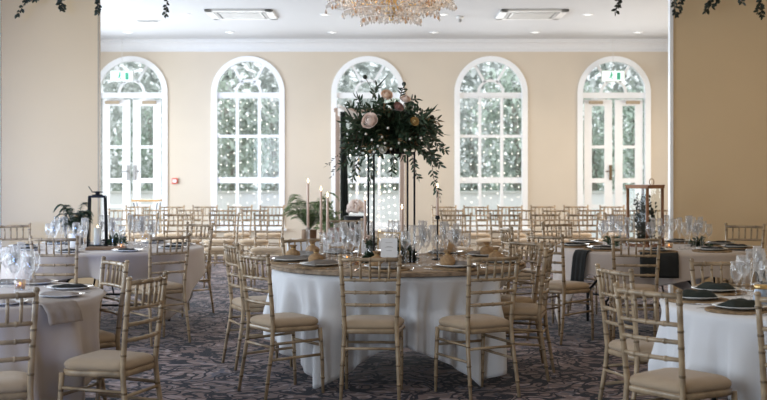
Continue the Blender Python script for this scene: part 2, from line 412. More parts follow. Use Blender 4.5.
TREES = [(100, 30, 4.6, 1.5, 'tree2', 'loose pale tree beyond the left french doors'), (150, 31, 4.0, 1.3, 'tree', 'dark tree right of centre beyond the left french doors'),
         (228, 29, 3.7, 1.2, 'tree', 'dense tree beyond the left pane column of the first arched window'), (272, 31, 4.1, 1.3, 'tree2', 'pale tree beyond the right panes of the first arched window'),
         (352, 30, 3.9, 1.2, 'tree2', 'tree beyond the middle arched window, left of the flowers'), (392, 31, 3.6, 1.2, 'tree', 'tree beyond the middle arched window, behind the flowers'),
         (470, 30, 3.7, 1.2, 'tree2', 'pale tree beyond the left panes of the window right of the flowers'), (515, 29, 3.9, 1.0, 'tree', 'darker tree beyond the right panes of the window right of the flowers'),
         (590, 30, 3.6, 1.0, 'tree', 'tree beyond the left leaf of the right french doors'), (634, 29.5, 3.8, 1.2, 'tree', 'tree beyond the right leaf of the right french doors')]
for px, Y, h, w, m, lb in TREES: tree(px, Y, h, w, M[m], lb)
def hedge():
    mb = MB()
    for i in range(9000):
        x = rt.uniform(-9, 9); y = rt.uniform(38, 39.2); z = rt.uniform(0, 5.6)
        mb.leaf((x, y, z), (rt.gauss(0, 1), rt.gauss(-1, 1), rt.gauss(0, 1)), (0, 0, 1), rt.uniform(.25, .5), rt.uniform(.15, .3))
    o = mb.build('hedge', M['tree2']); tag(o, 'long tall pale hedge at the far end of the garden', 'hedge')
hedge()
gw = thing('white_filler_wall', 'low white wall added beyond the far windows to whiten the lower panes', 'wall', (0, 24.6, 0))  # added so the lower panes look nearly white
MB().box((0, 0, .50), (14, .18, 1.0)).build('rendered_wall', M['white'], gw); MB().box((0, 0, 1.03), (14.1, .26, .06)).build('coping', M['patio'], gw, bevel=.01)

# ------------------------------------------------------------------ ceiling fittings
def f_down():
    t = thing('downlight', '', 'light')
    MB().lathe([(.045, -.002), (.05, -.010), (.072, -.008), (.075, 0)], 20).build('trim_ring', M['white'], t)
    MB().lathe([(.046, -.004), (.046, -.001)], 16).build('lamp_face', M['lampglow'], t)
    return t
DL = Proto(f_down, 'light')
for px, Y, lb in [(128, 19.5, 'above the left french doors'), (230, 19.5, 'above the first arched window'), (332, 19.5, 'above the middle window, left of the chandelier'), (434, 19.5, 'right of and behind the chandelier'),
                  (535, 19.5, 'above the arched window right of the flowers'), (638, 19.5, 'above the right french doors'), (186, 17.3, 'in the nearer row, left of the left air unit'), (325, 17.3, 'in the nearer row, right of the left air unit'),
                  (443, 17.3, 'in the nearer row, beside the ceiling detector'), (588, 17.3, 'in the nearer row, right of the right air unit')]:
    l_ = bpy.data.lights.new('downlight_beam', 'SPOT'); l_.energy = 62 if px > 300 else 30; l_.color = (1, .89, .74); l_.spot_size = R(110); l_.spot_blend = 1; l_.shadow_soft_size = .05
    q_ = bpy.data.objects.new('downlight_beam', l_); C.objects.link(q_); q_.location = (X(px, Y), Y, CZ-.03)
    DL.place((X(px, Y), Y, CZ), 0, 'small round recessed ceiling downlight '+lb, 'recessed downlights')
def f_ac():
    t = thing('ceiling_air_unit', '', 'air conditioner')
    mb = MB()
    for sx, sy, w, d in ((0, -.42, .95, .11), (0, .42, .95, .11), (-.42, 0, .11, .95), (.42, 0, .11, .95)): mb.box((sx, sy, -.016), (w, d, .032))
    mb.build('fascia', M['acwhite'], t, bevel=.008)
    for i, (sx, sy, w, d) in enumerate(((0, -.345, .66, .05), (0, .345, .66, .05), (-.345, 0, .05, .66), (.345, 0, .05, .66))):
        MB().box((sx, sy, -.028), (w, d, .012), None).build('air_flap', M['vent'], t)
    g = MB(); g.box((0, 0, -.020), (.60, .60, .02))
    for i in range(11): g.box((0, -.26+i*.052, -.034), (.56, .018, .010))
    g.build('intake_grille', M['acwhite'], t)
    return t
AC = Proto(f_ac, 'air conditioner')
AC.place((X(242, 17.2), 17.2, CZ), 0, 'square ceiling air unit left of the chandelier', 'ceiling air units')
AC.place((X(531, 17.2), 17.2, CZ), 0, 'square ceiling air unit right of the chandelier', 'ceiling air units')
d = thing('smoke_detector', 'small round grey detector on the ceiling right of the chandelier', 'smoke detector', (X(460, 17.5), 17.5, CZ))
MB().lathe([(.05, 0), (.055, -.02), (.045, -.035), (.025, -.045)], 18).build('housing', M['acwhite'], d)
MB().lathe([(.022, -.045), (.026, -.06), (.02, -.085), (.006, -.09)], 14).build('sensor', M['vent'], d)
v = thing('ceiling_grille', 'small rectangular vent in the ceiling by the left panel', 'vent', (X(148, 18.0), 18.0, CZ))
MB().box((0, 0, -.006), (.34, .12, .012)).build('vent_frame', M['acwhite'], v)
for i in range(4): MB().box((0, -.04+i*.026, -.014), (.30, .010, .006)).build('slat', M['vent'], v)

call = thing('fire_call_point', 'small red and white fire call point on the far wall', 'fire alarm', (X(175, YF), YF, Z(181, YF)))
MB().box((0, -.02, 0), (.10, .04, .10)).build('housing', M['red'], call, bevel=.006)
MB().box((.0, -.043, .0), (.062, .008, .055)).build('press_panel', M['card'], call)

# chandelier
rc = random.Random(11)
CY = 11.0; cx0 = X(391, CY)
ch = thing('crystal_chandelier', 'large gold chandelier hung with clear and amber crystal drops', 'chandelier', (cx0, CY, CZ-.083))
MB().lathe([(.09, .083), (.085, .063), (.03, .043), (.012, .033)], 18).build('ceiling_rose', M['gold'], ch)
MB().lathe([(.012, .04), (.012, -.25), (.03, -.27), (.05, -.32), (.03, -.37), (.06, -.42), (.075, -.50), (.04, -.56), (.055, -.62), (.07, -.68), (.055, -.73), (.02, -.77), (.012, -.775), (.022, -.79), (.012, -.805)], 16).build('column', M['gold'], ch)
for k in range(12):
    a = 2*pi*k/12; L = .50 if k % 2 == 0 else .36; zz = -.50 if k % 2 == 0 else -.38
    pts = [(cos(a)*r, sin(a)*r, z) for r, z in ((.05, -.58), (L*.35, zz-.16), (L*.7, zz-.14), (L, zz-.03), (L, zz+.02))]
    arm = MB().tube(pts, .008, 7).lathe([(.01, 0), (.035, .015), (.04, .022)], 12, c=(cos(a)*L, sin(a)*L, zz+.01)).build('arm', M['gold'], ch)
    MB().lathe([(.011, 0), (.011, .08)], 8, c=(cos(a)*L, sin(a)*L, zz+.03)).lathe([(.002, .08), (.014, .10), (.012, .12), (.002, .155)], 8, c=(cos(a)*L, sin(a)*L, zz+.03)).build('candle_bulb', M['bulb_warm'], arm)
for rr, zz in ((.59, -.655), (.44, -.725), (.27, -.785)):
    MB().tube([(cos(2*pi*i/40)*rr, sin(2*pi*i/40)*rr, zz) for i in range(41)], .003, 6, False).build('hoop', M['wire'], ch)
def drop_vs(c, r, h, rot):
    vs = [(c[0], c[1], c[2]+h*.5)] + [(c[0]+cos(rot+k*pi/3)*r, c[1]+sin(rot+k*pi/3)*r, c[2]-h*.1) for k in range(6)] + [(c[0], c[1], c[2]-h*.5)]
    return vs, [(0, 1+k, 1+(k+1) % 6) for k in range(6)] + [(7, 1+(k+1) % 6, 1+k) for k in range(6)]
protos = []
for i, (m, r, h) in enumerate((('crystal', .012, .045), ('crystal', .016, .06), ('crystal_amber', .013, .05))):
    v_, f_ = drop_vs((0, 0, 0), r, h, .2); me = bpy.data.meshes.new('crystal_drop'); me.from_pydata(v_, [], f_); me.materials.append(M[m]); protos.append(me)
for k in range(99):      # nearest, lowest drops one by one
    ring = k % 3; rr = (.595, .445, .275)[ring]; a = -pi+pi*((k//3)/32.0); zz = (-.69, -.76, -.812)[ring]-rc.choice((0, .03))
    o = bpy.data.objects.new('crystal_drop', protos[rc.choice((0, 0, 1, 2))]); C.objects.link(o); o.parent = ch; o.location = (cos(a)*rr, sin(a)*rr, zz); o.rotation_euler = (0, 0, rc.uniform(0, 3))
mb = MB()
for i in range(1900):
    rr = sqrt(rc.uniform(.01, 1))*.60; a = rc.uniform(0, 2*pi)
    lo = -.66 if rr > .45 else (-.74 if rr > .28 else -.80)
    lo -= .03*(1-rr)
    zz = lo+abs(rc.gauss(0, .10))+.02
    v_, f_ = drop_vs((cos(a)*rr, sin(a)*rr, zz), rc.uniform(.007, .013), rc.uniform(.025, .05), rc.uniform(0, 3)); mb.add(v_, f_)
cs = mb.build('crystal_beads', M['crystal'], ch); cs['kind'] = 'stuff'
mb = MB()
for i in range(260):
    rr = sqrt(rc.uniform(.02, 1))*.58; a = rc.uniform(0, 2*pi); lo = -.64 if rr > .45 else (-.72 if rr > .28 else -.78)
    v_, f_ = drop_vs((cos(a)*rr, sin(a)*rr, lo+abs(rc.gauss(0, .1))), .011, .035, rc.uniform(0, 3)); mb.add(v_, f_)
cs = mb.build('amber_beads', M['crystal_amber'], ch); cs['kind'] = 'stuff'
lp = bpy.data.lights.new('chandelier_glow', 'POINT'); lp.energy = 18; lp.color = (1, .75, .5); lp.shadow_soft_size = .3
lo_ = bpy.data.objects.new('chandelier_glow', lp); C.objects.link(lo_); lo_.location = (cx0, CY, CZ-.35)

def f_exit():
    t = thing('exit_sign', '', 'sign')
    MB().box((0, 0, 0), (.40, .05, .19)).build('housing', M['acwhite'], t, bevel=.006)
    MB().box((0, -.027, 0), (.37, .006, .165)).build('lit_face', M['exitglow'], t)
    g = MB(); g.ball((-.03, -.032, .05), .017, 8, (1, .2, 1)); bar(g, -.03, .03, -.04, -.015, .03, -.034, -.03); bar(g, -.04, -.015, -.01, -.06, .014, -.034, -.03); bar(g, -.04, -.015, -.075, -.04, .014, -.034, -.03); bar(g, -.035, .025, .01, .01, .012, -.034, -.03); g.box((.09, -.032, -.005), (.06, .004, .12))
    g.build('pictogram', M['exitgreen'], t); MB().tube([(0, 0, .09), (0, 0, CZ-Z(76, YF-.25))], .004, 6).build('bracket', M['acwhite'], t)
    return t
M['exitglow'] = mat('lit_sign_face', (.75, .92, .85), .5, emit=(.70, 1, .88), estr=.8, var=.01); M['exitgreen'] = mat('sign_green', (.10, .50, .32), .5, var=.02)
EX = Proto(f_exit, 'sign')
EX.place((X(122, YF-.25), YF-.25, Z(76, YF-.25)), 0, 'pale green exit sign in front of the fanlight of the left french doors', 'exit signs')
EX.place((X(613, YF-.25), YF-.25, Z(76, YF-.25)), 0, 'pale green exit sign in front of the fanlight of the right french doors', 'exit signs')
# ------------------------------------------------------------------ chairs
def f_chair():
    t = thing('chiavari_chair', '', 'chair')
    def post(s):
        pts = [(s*.185, -.250, 0), (s*.180, -.225, .16), (s*.172, -.195, .34), (s*.166, -.185, .46), (s*.172, -.20, .62), (s*.182, -.222, .80), (s*.188, -.235, .915)]
        rad = [.0105, .0125, .0140, .0148, .0142, .0136, .0130]
        mb = MB(); mb.tube(pts, rad, 10)
        mb.ball((s*.1885, -.236, .918), .016, 8, (1, 1, .8))
        return mb, pts
    def ringat(mb, pts, z, r=.0160):
        for a, b in zip(pts, pts[1:]):
            if a[2] <= z <= b[2] or b[2] <= z <= a[2]:
                u = (z-a[2])/(b[2]-a[2]); c = Vector(a).lerp(Vector(b), u); dd = (Vector(b)-Vector(a)).normalized()*.006
                mb.tube([c-dd*1.2, c-dd*.4, c+dd*.4, c+dd*1.2], [r*.8, r, r, r*.8], 10)
    for s in (-1, 1):
        mb, pts = post(s)
        for z in (.10, .22, .34, .53, .66, .735, .86): ringat(mb, pts, z)
        mb.build('back_post', M['wood'], t)
    for s in (-1, 1):
        pts = [(s*.183, .178, 0), (s*.184, .172, .2), (s*.182, .155, .43)]
        mb = MB().tube(pts, [.0100, .0125, .0148], 10)
        for z in (.10, .23, .35): ringat(mb, pts, z, .0152)
        mb.build('front_leg', M['wood'], t)
    # curved back rails
    def rail(z, y, hw, r, name):
        pts = [(hw*u, y-.022*(1-u*u), z) for u in (-1, -.6, -.2, .2, .6, 1)]
        mb = MB(); mb.tube(pts, r, 8)
        for u in (-.55, 0, .55): mb.tube([(hw*u-.006, y-.022*(1-u*u), z), (hw*u+.006, y-.022*(1-u*u), z)], r*1.28, 8)
        return mb.build(name, M['wood'], t)
    rail(.895, -.232, .186, .0125, 'top_rail')
    rail(.765, -.217, .180, .0105, 'back_rail'); rail(.685, -.208, .175, .0105, 'back_rail'); rail(.605, -.199, .171, .0105, 'back_rail')
    for i in range(5):
        u = (-.66, -.33, 0, .33, .66)[i]; x0 = .180*u; x1 = .186*u; c = .022*(1-u*u)
        mb = MB(); mb.tube([(x0, -.217-c, .765), (x1, -.232-c, .893)], .0082, 7)
        mb.build('spindle', M['wood'], t)
    # seat frame (rounded trapezoid)
    def outline(grow, k=8):
        pts = []
        cs = [(-.172, -.185, .05), (.172, -.185, .05), (.198, .165, .095), (-.198, .165, .095)]
        angs = [(180, 270), (270, 360), (0, 90), (90, 180)]
        for (cx, cy, r), (a0, a1) in zip(cs, angs):
            cx2 = cx-math.copysign(r, cx); cy2 = cy-math.copysign(r, cy)
            for j in range(k+1):
                a = R(a0+(a1-a0)*j/k); g2 = max(grow, -.03); k2 = 1+(grow-g2)/.19; pts.append(((cx2+cos(a)*(r+g2))*k2, (cy2+sin(a)*(r+g2))*k2))
        return pts
    def stack(levels, m, name):
        mb = MB(); o0 = [outline(g) for g, z in levels]; n = len(o0[0]); vs = []
        for (g, z), pl in zip(levels, o0): vs += [(x, y, z) for x, y in pl]
        fs = []
        for i in range(len(levels)-1):
            for k in range(n): a = i*n+k; b = i*n+(k+1) % n; fs.append((a, b, b+n, a+n))
        fs.append(tuple(range(n-1, -1, -1))); fs.append(tuple(range((len(levels)-1)*n, len(levels)*n)))
        mb.add(vs, fs, True); return mb.build(name, m, t)
    stack([(.004, .418), (.012, .424), (.012, .444), (.004, .450)], M['wood'], 'seat_frame')
    stack([(-.006, .448), (.006, .456), (.010, .468), (.005, .482), (-.012, .494), (-.04, .502), (-.08, .506)], M['pad'], 'seat_cushion')
    for s in (-1, 1):
        MB().tube([(s*.183, .163, .355), (s*.174, -.196, .345)], .009, 7).build('stretcher', M['wood'], t)
        MB().tube([(s*.184, .169, .255), (s*.177, -.212, .245)], .009, 7).build('stretcher', M['wood'], t)
    MB().tube([(-.183, .166, .315), (.183, .166, .315)], .009, 7).build('stretcher', M['wood'], t)
    MB().tube([(-.174, -.198, .325), (.174, -.198, .325)], .009, 7).build('stretcher', M['wood'], t)
    return t
CH = Proto(f_chair, 'chair'); SEATS = []
def chair(px, Y, rz, label, group):
    """px, Y: where the middle of the backrest stands; rz: 0 faces away from the camera"""
    a = R(rz); x = X(px, Y); fx, fy = -sin(a), cos(a)
    SEATS.append((x+fx*.235, Y+fy*.235, a))
    return CH.place((x+fx*.235, Y+fy*.235, 0), a, label, group)
GC = 'chairs around the centre table'
chair(370, 7.6, -3, 'limewashed spindle-back chair seen squarely from behind, nearest the camera at the centre table', GC)
chair(494, 7.65, 29, 'spindle-back chair with beige pad at the front right of the centre table', GC)
chair(254, 7.8, -56, 'pale spindle-back chair turned sideways at the front left of the centre table', GC)
chair(231, 8.95, -68, 'spindle-back chair at the left side of the centre table, behind a sideways one', GC)
chair(302, 9.7, -142, 'spindle-back chair behind the centre table, left of the tall candles', GC)
chair(549, 8.5, 76, 'edge-on spindle-back chair at the right side of the centre table', GC)
chair(526, 9.25, 122, 'spindle-back chair at the right rear of the centre table', GC)
GE = 'chairs around the back right table'
chair(545, 10.2, -48, 'spindle-back chair at the front left of the back right table, beside black napkin', GE)
chair(506, 11.6, -79, 'narrow edge-on chair at the left of the back right table', GE)
chair(557, 12.5, -150, 'dark-railed chair behind the left edge of the back right table', GE)
chair(636, 9.8, -8, 'spindle-back chair seen from behind in front of the copper lantern', GE)
chair(745, 12.15, 152, 'spindle-back chair against the tan right panel', GE)
GD = 'chairs around the back left table'
chair(54, 9.85, 3, 'spindle-back chair seen from behind in front of the black lantern table', GD)
chair(170, 10.1, 41, 'spindle-back chair at the front right of the back left table', GD)
chair(200, 12.45, 142, 'pale spindle-back chair at the right rear of the back left table', GD)
chair(11, 12.2, -150, 'chair behind the back left table against the grey panel', GD)
GB = 'chairs around the front left table'
chair(115, 7.25, 124, 'chair at the right rear of the front left table', GB)
chair(148, 6.15, 72, 'chair with large tan pad seen edge-on at the right of the front left table', GB)
chair(-7, 5.35, 24, 'chair cut by the left edge of the photo at the front left table', GB)
chair(-28, 7.8, 175, 'chair whose post shows at the left edge behind the front left table', GB)
GR = 'chairs around the front right table'
chair(647, 5.5, -54, 'pale chair with large cream pad at the front of the front right table', GR)
chair(614, 6.65, -72, 'chair seen edge-on behind the pale one at the left of the front right table', GR)
chair(722, 7.25, -176, 'pale spindle-back chair behind the plates of the front right table', GR)
chair(803, 5.15, -26, 'chair whose back post stands at the right edge of the photo', GR)
# far rows
GP = 'far rows of chairs'
POS = [(345, 13.5, 178, 'whitewashed chair in front of the rust cloth and the dark drape')]
nm = ['leftmost', 'second from the left', 'third from the left', 'fourth from the left', 'fifth from the left', 'sixth from the left', 'seventh from the left']
def row(pxs, Y, rz, text):
    for i, px in enumerate(pxs):
        POS.append((px, Y+random.uniform(-.08, .08), rz+random.uniform(-5, 5), f'far spindle-back chair, {nm[i]} of the {text}'))
row([143, 178, 224, 269], 15.4, 180, 'nearer row left of the flowers')
row([456, 505, 545, 583, 620], 15.4, 180, 'nearer row right of the flowers')
row([122, 156, 190, 223, 255], 17.2, 180, 'middle row before the left windows')
row([450, 489, 522, 556, 591, 626, 658], 17.2, 180, 'middle row before the right windows')
row([138, 172, 205, 240, 272], 18.9, 180, 'last row under the left windows')
row([444, 476, 510, 543, 576, 612], 18.9, 180, 'last row under the right windows')
for px, Y, rz, lb in POS: chair(px, Y, rz, lb, GP)

# ------------------------------------------------------------------ tables and cloths
TZ = .75
def table(name_label, cx, cy, Rr, group, folding=True):
    t = thing('round_table', name_label, 'table', (cx, cy, 0), 0, group)
    MB().lathe([(Rr-.012, TZ-.030), (Rr-.003, TZ-.026), (Rr-.003, TZ-.008), (Rr-.012, TZ-.004)], 64).build('tabletop', M['tabletop'], t)
    for s in (-1, 1):
        f = MB()
        y = s*Rr*.52; w = Rr*.58
        f.tube([(-w, y, .0135), (-w, y, .30), (-w*.80, y, .42), (-w*.80, y, .70), (-w*.6, y, .712)], .0135, 8)
        f.tube([(w, y, .0135), (w, y, .30), (w*.80, y, .42), (w*.80, y, .70), (w*.6, y, .712)], .0135, 8)
        f.tube([(-w*.6, y, .712), (w*.6, y, .712)], .0135, 8)
        o = f.build('folding_leg_frame', M['black'], t)
        MB().tube([(-w, y, .27), (w, y, .27)], .010, 8).tube([(0, y, .27), (0, y*.2, .70)], .008, 8).build('cross_brace', M['black'], o)
    return t
def cloth(label, cx, cy, Rr, side, corners, m, group=None, seed=0, fold=.03, kf=22, floor_gap=.012, skirtpull=0):
    rs = random.Random(seed); n = 300; Rr = Rr+.004
    ph = [rs.uniform(0, 6.28) for _ in range(5)]
    mb = MB(); z0 = TZ+.003
    rings = []
    cs_ = sorted((R(c % 360), h) for c, h in corners)
    def hang(th):
        th %= 2*pi
        for k in range(len(cs_)):
            a0, h0 = cs_[k]; a1, h1 = cs_[(k+1) % len(cs_)]; w = (a1-a0) % (2*pi)
            d = (th-a0) % (2*pi)
            if d <= w:
                u = d/w; h = h0 if u < .5 else h1
                return min(side+(h-side)*abs(2*u-1)**1.7, TZ-floor_gap), min(d, w-d), h
        return side, 1, side
    vs = [(cx, cy, z0)]; fs = []
    pull = []
    for k in range(n):
        th = 2*pi*k/n; need = 0
        for sx_, sy_, sa in SEATS:
            if (sx_-cx)**2+(sy_-cy)**2 > (Rr+.6)**2: continue
            for g in range(32):
                rr_ = Rr+.08-g*.01; dx = cx+cos(th)*rr_-sx_; dy = cy+sin(th)*rr_-sy_
                lx = dx*cos(sa)+dy*sin(sa); ly = -dx*sin(sa)+dy*cos(sa)
                if abs(lx) < .215 and -.26 < ly < .20: need = max(need, (g+1)*.01+.01)
        pull.append(need)
    pull = [max(pull[(k+q) % n] for q in range(-3, 4)) for k in range(n)]
    pull = [max(pull[k]*0, sum(pull[(k+q) % n] for q in range(-3, 4))/7) for k in range(n)]
    for q in (.3, .6, .85, .985): rings.append([(cx+Rr*q*cos(2*pi*k/n), cy+Rr*q*sin(2*pi*k/n), z0) for k in range(n)])
    rings.append([(cx+(Rr+.006)*cos(2*pi*k/n), cy+(Rr+.006)*sin(2*pi*k/n), z0-.008) for k in range(n)])
    m_ = 22
    for j in range(1, m_+1):
        u = j/m_; ring = []
        for k in range(n):
            th = 2*pi*k/n; H, b, hc = hang(th); H *= u
            corner = math.exp(-(b/.16)**2)*min(1, hc/.6)
            amp = fold*min(1, H/.30)**1.2
            wv = sin(kf*th+ph[0]+.8*sin(3*th+ph[1]))*.6 + sin((kf*.55//1)*th+ph[2])*.5 + .25*sin(kf*1.9//1*th+ph[3])
            r = Rr+.010 + amp*wv*1.0 + amp*.6 + corner*.10*min(1, H/.5)**1.5 - .02*(1-corner)*min(1, H/.4)*.5
            th2 = th + .02*sin(kf*.5//1*th+ph[4])*min(1, H/.3)
            zz_ = z0-.012-H; r = max(r, Rr+.006)-pull[k]*max(0, min(1, (.74-zz_)/.22))*(1 if pull[k] else 0)
            ring.append((cx+r*cos(th2), cy+r*sin(th2), zz_))
        rings.append(ring)
    for rg in rings: vs += rg
    for k in range(n): fs.append((0, 1+k, 1+(k+1) % n))
    for i in range(len(rings)-1):
        for k in range(n):
            p = 1+i*n+k; q = 1+i*n+(k+1) % n; fs.append((p, p+n, q+n, q))
    mb.add(vs, fs, True)
    o = mb.build('tablecloth', m)
    sd = o.modifiers.new('solid', 'SOLIDIFY'); sd.thickness = .0025; sd.offset = 1
    tag(o, label, 'tablecloth', group)
    return o
T = dict(A=(.10, 8.80, .90), B=(-2.52, 6.8, .915), Cc=(2.41, 6.35, .915), D=(-2.60, 11.1, .915), E=(2.50, 11.1, .915))
GT = 'round banquet tables'
table('round banquet table in the centre under the tall flowers', *T['A'], GT)
table('round banquet table at the front left, cut by the photo edge', *T['B'], GT)
table('round banquet table at the front right, cut by the photo edge', *T['Cc'], GT)
table('round banquet table at the back left under the black lantern', *T['D'], GT)
table('round banquet table at the back right under the copper lantern', *T['E'], GT)
GL = 'white table linen'
cloth('white cloth hanging to the floor in points from the centre table', *T['A'], .47, [(236, .737), (308, .737), (56, .737), (146, .737)], M['linen'], GL, 1, .055, 26)
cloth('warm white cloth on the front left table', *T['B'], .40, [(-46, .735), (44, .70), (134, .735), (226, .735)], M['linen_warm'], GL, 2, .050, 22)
cloth('bright white cloth on the front right table', *T['Cc'], .36, [(238, .41), (-32, .45), (58, .45), (150, .42)], M['linen'], GL, 3, .055, 26)
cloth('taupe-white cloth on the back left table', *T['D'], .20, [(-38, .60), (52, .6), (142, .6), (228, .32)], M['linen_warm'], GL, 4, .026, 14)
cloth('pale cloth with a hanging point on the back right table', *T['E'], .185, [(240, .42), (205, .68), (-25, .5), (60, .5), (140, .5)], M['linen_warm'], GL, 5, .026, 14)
# wooden board overlay on centre table: several planks joined, live edge
bd = thing('wooden_table_board', 'round rustic wooden board covering the centre table', 'board', (.10, 8.80, TZ+.0105))
n = 96; rb = random.Random(5)
rad = [.945+rb.uniform(-.006, .006) for _ in range(n)]
for nmx, g0, g1, zz0, zz1, m_ in (('board_top', -.012, -.012, .024, .034, 'board'), ('bark_edge', -.004, .0, .0, .026, 'bark')):
    mb = MB(); vs = []
    lv = [(g0-.01, zz0), (g1, zz0+.004), (g1, zz1-.004), (g0-.006, zz1)]
    for g, z in lv: vs += [((rad[k]+g)*cos(2*pi*k/n), (rad[k]+g)*sin(2*pi*k/n), z) for k in range(n)]
    fs = [(i*n+k, i*n+(k+1) % n, (i+1)*n+(k+1) % n, (i+1)*n+k) for i in range(3) for k in range(n)]
    fs.append(tuple(range(n-1, -1, -1))); fs.append(tuple(range(3*n, 4*n)))
    mb.add(vs, fs, False); mb.build(nmx, M[m_], bd)
ZA = TZ+.0105+.0345
ZT = TZ+.0065

# ------------------------------------------------------------------ tableware prototypes
def lathe_thing(name, cat, prof, m, n=20):
    def fn():
        o = MB().lathe(prof, n, closed=False).build(name, m); return o
    return Proto(fn, cat)
def sc(p, k, kz=None): return [(r*k, z*(kz or k)) for r, z in p]
wine = [(.001, .001), (.036, .001), (.036, .003), (.012, .008), (.0045, .016), (.004, .09), (.008, .100), (.026, .118), (.037, .142), (.038, .165), (.032, .200), (.030, .205), (.0315, .165), (.034, .145), (.022, .118), (.001, .106)]
flute = [(.001, .001), (.032, .001), (.032, .003), (.010, .007), (.004, .015), (.0035, .085), (.008, .100), (.018, .130), (.0235, .165), (.0225, .225), (.0215, .225), (.022, .165), (.016, .130), (.001, .106)]
tumb = [(.001, .002), (.028, .002), (.031, .01), (.036, .095), (.0345, .095), (.029, .012), (.001, .010)]
wine = sc(wine, .98, 1.20); flute = sc(flute, 1.0, 1.26)
PW = lathe_thing('wine_glass', 'glass', wine, M['glass']); PS = lathe_thing('wine_glass', 'glass', sc(wine, .88), M['glass'])
PF = lathe_thing('champagne_flute', 'glass', flute, M['glass'])
def f_plate():
    o = MB().lathe([(.001, .003), (.075, .003), (.080, .001), (.090, .006), (.135, .016), (.136, .019), (.090, .011), (.078, .007), (.001, .007)], 36, closed=False).build('dinner_plate', M['china']); return o
PP = Proto(f_plate, 'plate')
def f_mat():
    mb = MB(); n = 48
    for i in range(9):
        r = .165-i*.017
        mb.tube([(cos(2*pi*k/n)*r, sin(2*pi*k/n)*r, .005) for k in range(n+1)], .0062 if i else .007, 6, False)
    mb.lathe([(.001, .0015), (.16, .0015), (.16, .005), (.001, .005)], 40)
    return mb.build('woven_placemat', M['wicker'])
PM = Proto(f_mat, 'placemat')
def napmesh(w, d, h, seed, tail=0, drop=0):
    rs = random.Random(seed); mb = MB(); nx, ny = 10, 16; vs = []
    ph = [rs.uniform(0, 6) for _ in range(4)]
    for side in (0, 1):
        for j in range(ny+1):
            for i in range(nx+1):
                u = i/nx-.5; v = j/ny-.5
                ed = (1-(2*abs(u))**4)*(1-(2*abs(v))**6)
                z = h*(.25+.75*ed)*(1+.25*sin(9*u+ph[0])*sin(7*v+ph[1])) if side else .0
                x = u*w*(1+.10*sin(5*v+ph[2])); y = v*d
                vs.append((x, y, z))
    k = (nx+1)*(ny+1); fs = []
    for j in range(ny):
        for i in range(nx):
            a = j*(nx+1)+i; fs.append((a, a+nx+1, a+nx+2, a+1)); fs.append((k+a, k+a+1, k+a+nx+2, k+a+nx+1))
    def skirt(idx):
        for a, b in zip(idx, idx[1:]): fs.append((a, b, k+b, k+a))
    skirt([i for i in range(nx+1)]); skirt([ny*(nx+1)+i for i in range(nx, -1, -1)])
    skirt([j*(nx+1)+nx for j in range(ny+1)]); skirt([j*(nx+1) for j in range(ny, -1, -1)])
    mb.add(vs, fs, True); return mb
def nap_proto(m, seed, w=.085, d=.21, h=.022):
    return Proto(lambda: napmesh(w, d, h, seed).build('folded_napkin', m), 'napkin')
NA = nap_proto(M['greynap'], 1, .12, .25, .03); ND = nap_proto(M['dgreen'], 3, .13, .20, .035); NT = nap_proto(M['taupenap'], 5); NK = nap_proto(M['blacknap'], 7, .12, .2, .02)
def f_pouch():
    t = thing('favour_pouch', '', 'favour bag'); t.scale = (1.15,)*3
    MB().lathe([(.002, 0), (.030, .001), (.043, .012), (.047, .030), (.041, .048), (.022, .060), (.010, .066)], 18).build('bag', M['hessian'], t)
    MB().lathe([(.011, .0645), (.0125, .067), (.0125, .070), (.011, .072)], 12).build('twine_tie', M['ochre'], t)
    mb = MB()
    vs = []; n = 16
    for r, z in ((.0095, .068), (.016, .080), (.024, .090)): vs += [(r*(1+.25*sin(5*2*pi*k/n))*cos(2*pi*k/n), r*(1+.25*sin(5*2*pi*k/n))*sin(2*pi*k/n), z) for k in range(n)]
    mb.add(vs, [(i*n+k, i*n+(k+1) % n, (i+1)*n+(k+1) % n, (i+1)*n+k) for i in range(2) for k in range(n)] + [tuple(range(n-1, -1, -1))], True)
    mb.build('gathered_top', M['hessian'], t); return t
PB = Proto(f_pouch, 'favour bag')
def f_knife():
    t = thing('table_knife', '', 'knife')
    MB().box((0, -.055, .003), (.012, .10, .005)).build('handle', M['steel'], t, bevel=.002)
    MB().add([(-.006, 0, .002), (.008, 0, .002), (.009, .06, .002), (0, .115, .002), (-.006, .09, .002), (-.006, 0, .0035), (.008, 0, .0035), (.009, .06, .0035), (0, .115, .0035), (-.006, .09, .0035)],
             [(4, 3, 2, 1, 0), (5, 6, 7, 8, 9), (0, 1, 6, 5), (1, 2, 7, 6), (2, 3, 8, 7), (3, 4, 9, 8), (4, 0, 5, 9)]).build('blade', M['steel'], t); return t
def f_fork():
    t = thing('table_fork', '', 'fork')
    MB().tube([(0, -.10, .004), (0, -.03, .003), (0, .03, .005)], [.006, .0035, .003], 6).build('handle', M['steel'], t)
    mb = MB().box((0, .042, .005), (.022, .022, .002))
    for i in range(4): mb.box((-.009+i*.006, .072, .006), (.0028, .045, .002))
    mb.build('tines', M['steel'], t); return t
PK = Proto(f_knife, 'knife'); PO = Proto(f_fork, 'fork')

